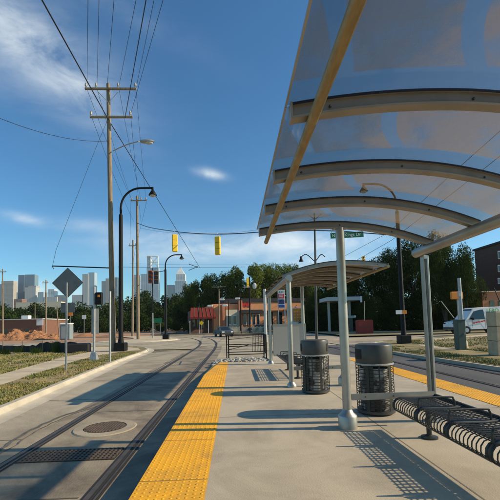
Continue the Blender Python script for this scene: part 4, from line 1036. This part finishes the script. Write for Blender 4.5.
q=AT(201.5,323,66); T=thing('warning_sign','small yellow sign on the far verge left of the silver car','road sign',(q.x,66,-.2)); MB().box((q.x,66,q.z),(.62,.05,.62),mtx=Matrix.Rotation(.7,4,'Y')).build('panel','traffic_yellow',T); MB().box((q.x,66.05,q.z/2),(.07,.07,q.z+.3)).build('post','galv',T)
# ------------------------------------------------------------------ cars
def car(label,x,y,z,rz,paint,L_=4.5,W=1.78,H=1.42,group='cars'):
    T=thing('parked_car' if 'parked' in label else 'car',label,'car',(0,0,0),group)
    prof=[(-2.2,.35),(-2.25,.62),(-2.1,.82),(-1.2,.93),(-.5,1.36),(.1,H),(.9,1.38),(1.65,.98),(2.15,.92),(2.25,.6),(2.2,.32)]
    m=MB(); 
    n=len(prof)
    for s_,k in ((-W/2,1),(-W/2*.98,1),(W/2*.98,1),(W/2,1)):
        for u,zz in prof:
            ins=1 if zz<.95 else .78
            m.v.append((u,s_*ins,zz))
    for r in range(3):
        for i in range(n): j_=(i+1)%n; m.f.append((r*n+i,r*n+j_,(r+1)*n+j_,(r+1)*n+i))
    m.f.append(tuple(range(n))); m.f.append(tuple(range(4*n-1,3*n-1,-1)))
    b=m.build('body',paint,T,smooth=True); fixnormals(b)
    for s_ in (-1,1):
        g=MB(); yy=s_*(W/2*.78+.005); yl=s_*(W/2*.86+.01)
        g.quad((-1.0,yl,.97),(-.42,yy,1.32),(.05,yy,1.36),(.05,yl,.97)); g.build('front_side_window','glass_dark',b)
        MB().quad((.13,yl,.97),(.13,yy,1.36),(.85,yy,1.32),(1.4,yl,.99)).build('rear_side_window','glass_dark',b)
    MB().quad((-1.22,-.62,.955),(-.52,-.56,1.36),(-.52,.56,1.36),(-1.22,.62,.955)).build('windscreen','glass_dark',b)
    MB().quad((1.67,-.6,.99),(.93,-.54,1.385),(.93,.54,1.385),(1.67,.6,.99)).build('rear_window','glass_dark',b)
    for u in (-1.4,1.38):
        for s_ in (-1,1):
            w=MB().tube([(u,s_*(W/2-.2),.32),(u,s_*(W/2+.015),.32)],.32,18).build('wheel','tyre',T); MB().tube([(u,s_*(W/2+.0),.32),(u,s_*(W/2+.025),.32)],.19,12).build('rim','galv',w)
    for s_ in (-1,1):
        MB().box((-2.2,s_*.62,.68),(.12,.34,.15)).build('headlight','white_paint',T); MB().box((2.2,s_*.62,.78),(.1,.32,.15)).build('tail_light','red_paint',T)
    T.location=(x,y,z); T.rotation_euler=(0,0,rz); return T
q=AT(223.5,334,52); car('silver grey car crossing just beyond the platform railing',q.x,52,S,1.86,'car_silver')
q=AT(258,330,72); car('dark parked car in front of the restaurant wall',q.x,71,-.2,.1,'dark_car')
q=AT(283,330,70); car('dark parked car behind the far shelter left columns',q.x,70,-.2,.3,'dark_car')
q=AT(312,330,70); car('dark blue parked car right of the orange panel',q.x,66,-.2,.1,'navy_paint')
q=AT(272,330,72); car('black parked car between the two restaurant cars',q.x,75,-.2,1.4,'dark_car')
# ------------------------------------------------------------------ restaurant
YR=76.
T=thing('restaurant','low peach restaurant with a red emblem and red awning','restaurant',(AT(250,330,YR).x,YR,-.2))
def rb(x0,x1,yt,yb,dy,depth,name,m,parent=T):
    a=AT(x0,yt,YR+dy); b=AT(x1,yb,YR+dy); return MB().box(((a.x+b.x)/2,YR+dy+depth/2,(a.z+b.z)/2),(b.x-a.x,depth,a.z-b.z)).build(name,m,parent)
wl=rb(213,309,304.5,334,1,14,'wall','stucco_peach'); rb(239,308,300.5,309.5,.4,.55,'sign_band','stucco_peach'); rb(239,309,298.6,300.4,.2,.9,'parapet','roof_dark')
rb(225,239,299,304.4,1.5,6,'roof','roof_dark'); rb(223,240,310,333,.2,.7,'porch_wall','stucco_cream')
rb(238.5,243,300.6,334,.1,.8,'pier','brick_orange'); rb(222,226,304,334,.1,.8,'pier','brick_orange')
rb(240,262,310,313,-1.2,1.5,'entrance_canopy','roof_dark')
for x0 in (243.5,248,252.5,257): 
    f=rb(x0,x0+3.6,314,325,.25,.12,'window_frame','white_paint'); rb(x0+.5,x0+3.1,314.8,324.4,.18,.06,'pane','glass_dark',f)
for x0 in (227,232.5): f=rb(x0,x0+4,315,325,.0,.12,'window_frame','white_paint'); rb(x0+.5,x0+3.5,316,324,-.08,.06,'pane','glass_dark',f)
for x0 in (270,280,293,300): rb(x0,x0+5,312,326,.9,.1,'window','glass_dark')
# red emblem, five slanted strokes over a bar
m=MB()
for i,(u,ztop,lean) in enumerate(((242.6,302.6,.5),(244.6,303.2,-.5),(246.4,302.6,.45),(248.4,303.4,-.45),(250.0,302.8,.3))):
    q=AT(u,304.6,YR+.3); m.box((q.x,YR+.36,q.z),(.42,.1,1.0),mtx=Matrix.Rotation(lean,4,'Y'))
m.build('emblem','red_paint',T)
# red awning wing
a=AT(188,317.5,YR-2.5); b=AT(213,317.5,YR-2.5); c=AT(213.5,307.8,YR+1); d=AT(192,307.8,YR+1); m=MB().quad((a.x,a.y,a.z),(b.x,b.y,a.z),(c.x,c.y,c.z),(d.x,d.y,c.z)).quad((a.x,a.y,a.z-.35),(b.x,b.y,a.z-.35),(b.x,b.y,a.z),(a.x,a.y,a.z)).quad((b.x,b.y,a.z-.35),(c.x,c.y,a.z-.35),(c.x,c.y,c.z),(b.x,b.y,a.z))
aw=m.build('awning','awning_red',T); m=MB()
for i in range(1,6):
    t=i/6; p=Vector((a.x,a.y,a.z)).lerp(Vector((b.x,b.y,a.z)),t); q=Vector((d.x,d.y,c.z)).lerp(Vector((c.x,c.y,c.z)),t); m.tube([p+Vector((0,-.03,.04)),q+Vector((0,-.03,.04))],.05,4)
m.build('awning_seams','brick_dark',aw)
w=rb(192,213,311,333,1.2,8,'wing_wall','brick_dark')
for x0 in (193.5,198,202.5,207): rb(x0,x0+3,318.5,328,1.05,.1,'window','glass_dark')
for i in range(9):
    q=AT(188+i*3,334,YR-2.3); 
    if i%3==0: MB().box((q.x,YR-2.3,1.0),(.12,.12,2.6)).build('awning_post','white_dim',T)
T.rotation_euler=(0,0,.2)
# pale fence line before the restaurant
m=MB()
for i in range(34): q=AT(226+i*1.15,327.8,YR-6); m.box((q.x,YR-6,.35),(.14,.06,1.0+.25*(i%3==0)))
q0=AT(226,327,YR-6);q1=AT(264,327,YR-6); m.box(((q0.x+q1.x)/2,YR-5.95,.65),(q1.x-q0.x,.05,.1))
solo(m.build('picket_fence','stucco_cream'),'low pale picket fence in front of the restaurant windows','fence')
# car park lights
lb=['white shoebox light head left of the restaurant above the awning','white twin light over the porch of the restaurant','white lower light head at the porch of the restaurant','white light head at the corner of the sign band']
for i,(px,py,Y) in enumerate([(210,305.8,62),(222,299.5,66),(225,305.5,60),(237.5,298.6,64)]):
    q=AT(px,py,Y); T=thing('car_park_light',lb[i],'area light',(q.x,Y,-.2),'car park lights'); MB().rbox((q.x,Y,q.z),(.85,.5,.3),.05).build('light_head','white_paint',T)
    MB().tube([(q.x+.55,Y+.1,-.2),(q.x+.55,Y+.1,q.z)],.05,6).build('pole','black_paint',T)
q=G(266,342,-.24); solo(MB().tube([(q.x,q.y,-.25),(q.x,q.y,AT(265.5,289,q.y).z)],.14,12).build('steel_pole','white_dim'),'pale grey steel pole standing beyond the far shelter','post')
# gas station price sign
q=AT(281.5,308,60); T=thing('price_sign','tall gas station price sign with red and blue panels','sign',(q.x,60,-.2))
z=lambda py: AT(281.5,py,60).z
MB().box((q.x-.5,60,(z(290)-.2)/2),(.1,.14,z(290)+.2)).box((q.x+.55,60,(z(290)-.2)/2),(.12,.14,z(290)+.2)).build('posts','white_paint',T)
MB().box((q.x,60,(z(290)+z(308))/2),(1.12,.2,z(290)-z(308))).build('cabinet','white_paint',T)
for a,b,m_ in ((294,298.5,'sign_red'),(299.5,304,'navy_paint'),(304.8,307.5,'blue_paint')): MB().box((q.x,59.88,(z(a)+z(b))/2),(1.0,.03,z(a)-z(b))).build('price_panel',m_,T)
for i in range(3): MB().box((q.x-.3+i*.3,59.87,(z(291)+z(293))/2),(.16,.03,.2)).build('emblem_mark','can_grey',T)
for i,a in enumerate((295.2,296.9)): MB().box((q.x-.05,59.855,z(a)),(.62,.02,.12)).build('price_bar','white_paint',T)
# orange panel
q=AT(297.5,315,64); T=thing('orange_panel_sign','orange and white panel sign between the far shelter columns','sign',(q.x,64,-.2))
za,zb=AT(297.5,307.5,64).z,AT(297.5,323.5,64).z
MB().box((q.x,64,(za+zb)/2),(2.05,.12,za-zb)).build('frame','white_paint',T); MB().box((q.x,63.92,(za+zb)/2+.1),(1.6,.06,za-zb-.5)).build('panel','orange_paint',T)
mat('pale_orange',(.8,.42,.12),.6)
for i in range(4):
    for j_ in range(3): MB().box((q.x-.5+j_*.5,63.87,zb+.55+i*.5),(.28,.04,.22)).build('menu_square','pale_orange',T)
MB().box((q.x-.8,64.1,zb/2-.1),(.1,.1,zb+.2)).box((q.x+.8,64.1,zb/2-.1),(.1,.1,zb+.2)).build('posts','galv',T)
# gas station canopy
Y=54.; a=AT(327,296.5,Y); b=AT(362,298.5,Y); T=thing('station_canopy','white and blue gas station canopy behind the near shelter column','gas station canopy',((a.x+b.x)/2,Y,-.1))
zt=AT(345,296.8,Y).z; zb=AT(345,300.5,Y).z; MB().box(((a.x+b.x)/2,Y+2.5,(zt+zb)/2),(b.x-a.x,5,zt-zb)).build('fascia','white_dim',T)
q=AT(367,294,Y+3); MB().box(((a.x+4+q.x)/2,Y+5.6,zt+.05),(q.x-a.x-4,1.0,.75)).build('blue_fascia','blue_paint',T)
for px in (333,354.5): q=AT(px,330,Y); MB().box((q.x,Y+2,zb/2),(.32,.32,zb+.2)).build('column','panel_grey',T)
MB().box((AT(361,300,Y).x,Y-.06,(zt+zb)/2-.15),(.3,.06,.9)).build('corner_light','white_paint',T)
q=AT(352,316,Y); T=thing('pump_island','pale fuel pump with a white lamp below the gas station canopy','fuel pump',(q.x,Y+1,-.1)); MB().box((q.x,Y+1,q.z-.1),(1.6,.5,.35)).build('pump_top','panel_grey',T); MB().box((q.x+.7,Y+.72,q.z-.05),(.25,.06,.28)).build('lamp_panel','white_paint',T); MB().box((q.x,Y+1,q.z/2-.2),(.7,.4,q.z)).build('body','can_grey',T)
q=AT(364.5,330,44); T=thing('red_barrier','red box barrier at the roadside behind the right litter bin','barrier',(q.x,44,-.2)); za=AT(364,319.8,44).z
MB().rbox((q.x,44,(za-.2)/2),(1.95,.9,za+.2),.12).build('body',mat('red_box',(.24,.022,.014),.7),T); MB().box((q.x,43.53,za*.5),(1.5,.03,.12)).build('band','brick_dark',T)
q=AT(366,320,43); t=AT(364.6,301,43); solo(MB().tube([(q.x,43.6,q.z-.1),t],.045,6).build('thin_pole','galv'),'thin pale pole rising above the red barrier','post')
# double-arm lamp beyond the far shelter
Y=36.; q=AT(316.5,334,Y); tp=AT(314.5,213,Y)
T=thing('twin_lamp','tall slim lamp post with two arms beyond the far shelter','street lamp',(q.x,Y,-.2))
MB().tube([(q.x,Y,-.2),(tp.x,Y,tp.z)],[.14,.09],10).build('pole','can_grey',T,smooth=True)
for s_,e in ((-1,(301,257)),(1,(325,257))):
    a=AT(315.2,262,Y); b=AT(*e,Y); MB().tube(smooth_path([a,a.lerp(b,.6)+Vector((0,0,.45)),b],4),.045,6).build('arm','black_paint',T)
    if s_<0: MB().lathe((b.x,Y),[(0,b.z+.1),(.1,b.z+.05),(.13,b.z-.2),(.24,b.z-.45),(0,b.z-.46)],14).build('lamp_head','black_paint',T,smooth=True)
for s_ in (-1,1): MB().tube([(tp.x,Y,tp.z-.7),(tp.x+s_*.7,Y,tp.z-.1)],.05,6).build('top_bracket','galv',T)
# ------------------------------------------------------------------ right side furniture
q=G(463.5,348,-.07); x,y=q.x,q.y
T=thing('steel_signal_post','tall grey steel post with conical cap base on the right bank','post',(x,y,-.07))
MB().tube([(x,y,-.05),(x,y,AT(463.3,278,y).z)],.085,14).build('post','galv',T,smooth=True)
MB().lathe((x,y),[(0,-.07),(.24,-.07),(.2,.28),(.1,.4)],16).build('footing','stone_block',T,smooth=True)
MB().box((x-.1,y-.1,AT(463,292,y).z-.1),(.14,.1,.3)).build('push_button','galv',T)
x2=AT(460,345,y+.9).x; T=thing('orange_sign_post','thin post with a small orange box sign left of the tall steel post','sign post',(x2,y+.9,-.07))
MB().box((x2+.05,y+.9,AT(460,295,y).z/2),(.09,.09,AT(460,295,y).z)).build('post','galv',T); q=AT(456.5,295.5,y+.8); MB().rbox(q,(.66,.14,.42),.03).build('orange_box','orange_paint',T)
q=AT(460.5,345,y-.6); T=thing('signal_cabinet','dark green utility cabinet at the foot of the tall steel post','utility cabinet',(q.x,y-.6,-.07)); zt=AT(460,320,y-.6).z
MB().rbox((q.x,y-.6,(zt-.07)/2),(.42,.4,zt+.1),.03).build('body','cabinet_green',T); MB().rbox((q.x,y-.6,zt),(.46,.44,.07),.02).build('lid','cabinet_green',T); MB().box((q.x+.12,y-.815,zt*.5),(.02,.02,.14)).build('latch','galv',T)
q=G(490,355,-.05); y=q.y; x0=AT(496.5,330,y).x; x1=AT(526,330,y).x; zt=AT(495,311.5,y).z
T=thing('stone_pillar','beige stone block pillar at the right edge of the photo','pillar',((x0+x1)/2,y,-.07))
for i in range(3):
    z0=-.1+(zt+.1)*i/3; z1=-.1+(zt+.1)*(i+1)/3-.012; MB().rbox(((x0+x1)/2,y+.3,(z0+z1)/2),(x1-x0,.6,z1-z0),.02).build('stone_course','stone_block',T)
MB().box(((x0+x1)/2,y+.3,zt*.5),(x1-x0-.03,.56,zt)).build('core','joint_dark',T)
# van
Y=35.; z0=.0
xl=AT(449,330,Y).x; xr=xl+5.6
T=thing('white_van','white van with green lettering and red side mark on the right side street','van',((xl+xr)/2,Y,z0))
Hs=(AT(480,307.5,Y).z-z0)
prof=[(0,.55),(.02,.95),(.15,1.15),(1.15,1.35),(1.95,Hs-.12),(2.3,Hs-.02),(5.5,Hs+.05),(5.6,Hs-.1),(5.6,.45),(0.1,.42)]
m=MB(); n=len(prof); W=1.95
for s_ in (-1,-.97,.97,1):
    for u,zz in prof: m.v.append((xl+u,Y+s_*W/2*(1 if zz<1.4 else .9),z0+zz if abs(s_)<1 else z0+zz*.985+.01))
for r in range(3):
    for i in range(n): j_=(i+1)%n; m.f.append((r*n+i,r*n+j_,(r+1)*n+j_,(r+1)*n+i))
m.f.append(tuple(range(n))); m.f.append(tuple(range(4*n-1,3*n-1,-1))); b=m.build('body','white_paint',T); fixnormals(b)
def sy(zz): return Y-W/2*(1 if zz<1.4 else .9)-.012
MB().quad((xl+1.42,Y-W/2-.012,z0+1.36),(xl+2.05,Y-W/2*.9-.015,z0+Hs-.25),(xl+2.95,Y-W/2*.9-.015,z0+Hs-.22),(xl+3.0,Y-W/2-.012,z0+1.36)).build('side_window','glass_dark',b)
MB().quad((xl+1.2,Y-.85,z0+1.385),(xl+1.93,Y-.75,z0+Hs-.14),(xl+1.93,Y+.75,z0+Hs-.14),(xl+1.2,Y+.85,z0+1.385)).build('windscreen','glass_dark',b)
for u in (1.15,4.6):
    w=MB().tube([(xl+u,Y-W/2-.03,z0+.36),(xl+u,Y-W/2+.22,z0+.36)],.38,20).build('wheel','tyre',T); MB().tube([(xl+u,Y-W/2-.045,z0+.36),(xl+u,Y-W/2,z0+.36)],.2,14).build('rim','white_dim',w)
    MB().tube([(xl+u,Y+W/2+.03,z0+.36),(xl+u,Y+W/2-.22,z0+.36)],.38,20).build('wheel','tyre',T)
MB().box((xl+.02,Y-.0,z0+.55),(.14,1.9,.22)).build('bumper','can_grey',T)
for s_ in (-1,1): MB().box((xl+.08,Y+s_*.75,z0+.98),(.12,.3,.2)).build('headlight','glass_dark',T)
MB().box((xl+1.75,Y-W/2-.13,z0+1.42),(.1,.16,.24)).build('mirror','black_paint',T)
MB().box((xl+3.03,Y-W/2-.011,z0+1.1),(.02,.01,1.2)).box((xl+1.75,Y-W/2-.011,z0+.95),(.02,.01,.8)).build('door_seam','can_grey',b)
text_mesh('LERO',.5,'lettering','green_letter',T,face_cam((xl+3.85,Y-W/2*.9-.06,z0+Hs-.34)))
text_mesh('PRO',.36,'lettering','green_letter',T,face_cam((xl+4.1,Y-W/2*.95-.06,z0+Hs-.70)))
m=MB(); 
for i in range(5): m.box((xl+1.9+i*.26,Y-W/2-.014,z0+1.02+i*.045),(.2,.012,.13))
m.build('side_mark','red_paint',T)
# dark pole leaning left of the van
solo(MB().tube([AT(454,318,42),AT(441,301,42)],.05,6).build('leaning_stay','galv'),'pale slanting stay wire cover left of the white van','stay')
solo(MB().tube([AT(500,302,41),AT(494,288,41)],.05,6).build('leaning_stay','black_paint'),'dark slanting stay above the roof of the white van','stay')
# brick buildings right
Y=50.; a=AT(488,240,Y); T=thing('brick_block','dark brick building with pale windows at the right edge','building',(a.x,Y,0)); zt=AT(492,243,Y).z
MB().box((a.x+8,Y+3,zt/2),(12,6,zt)).build('wall','brick_dark',T); MB().box((a.x+8,Y+3,zt+.15),(12.4,6.4,.3)).build('roof','roof_dark',T)
for py0,py1 in ((251,259),(265,272),(278,284)):
    q0=AT(497.5,py0,Y); q1=AT(502.5,py1,Y); f=MB().box(((q0.x+q1.x)/2,Y-.02,(q0.z+q1.z)/2),(q1.x-q0.x,.1,q0.z-q1.z)).build('window_frame','white_dim',T); MB().box(((q0.x+q1.x)/2,Y-.08,(q0.z+q1.z)/2),((q1.x-q0.x)*.8,.03,(q0.z-q1.z)*.8)).build('pane','glass_dark',f)
Y=44.; a=AT(482,292,Y); T=thing('orange_brick_house','low orange brick building above the white van','building',(a.x,Y,0)); zt=AT(492,292,Y).z
MB().box((a.x+5,Y+2,zt/2),(10,4,zt)).build('wall','brick_orange',T); MB().box((a.x+5,Y+2,zt+.06),(10.3,4.3,.12)).build('roof_edge','stucco_cream',T)
for px in (489.5,498): q0=AT(px,301,Y); MB().box((q0.x+.3,Y-.02,q0.z-.45),(.6,.08,1.0)).build('window','glass_dark',T)
# ------------------------------------------------------------------ haze over the whole place
hm=bpy.data.materials.new('haze'); hm.use_nodes=True; ht=hm.node_tree; ht.nodes.clear()
pv=ht.nodes.new('ShaderNodeVolumePrincipled'); pv.inputs['Color'].default_value=(.80,.88,.95,1); pv.inputs['Density'].default_value=.00009; pv.inputs['Anisotropy'].default_value=.2
ho=ht.nodes.new('ShaderNodeOutputMaterial'); ht.links.new(pv.outputs[0],ho.inputs['Volume'])
MB().box((0,900,169.),(5200,2100,340)).build('haze',hm,kind='stuff')
print('objects',len(bpy.data.objects))
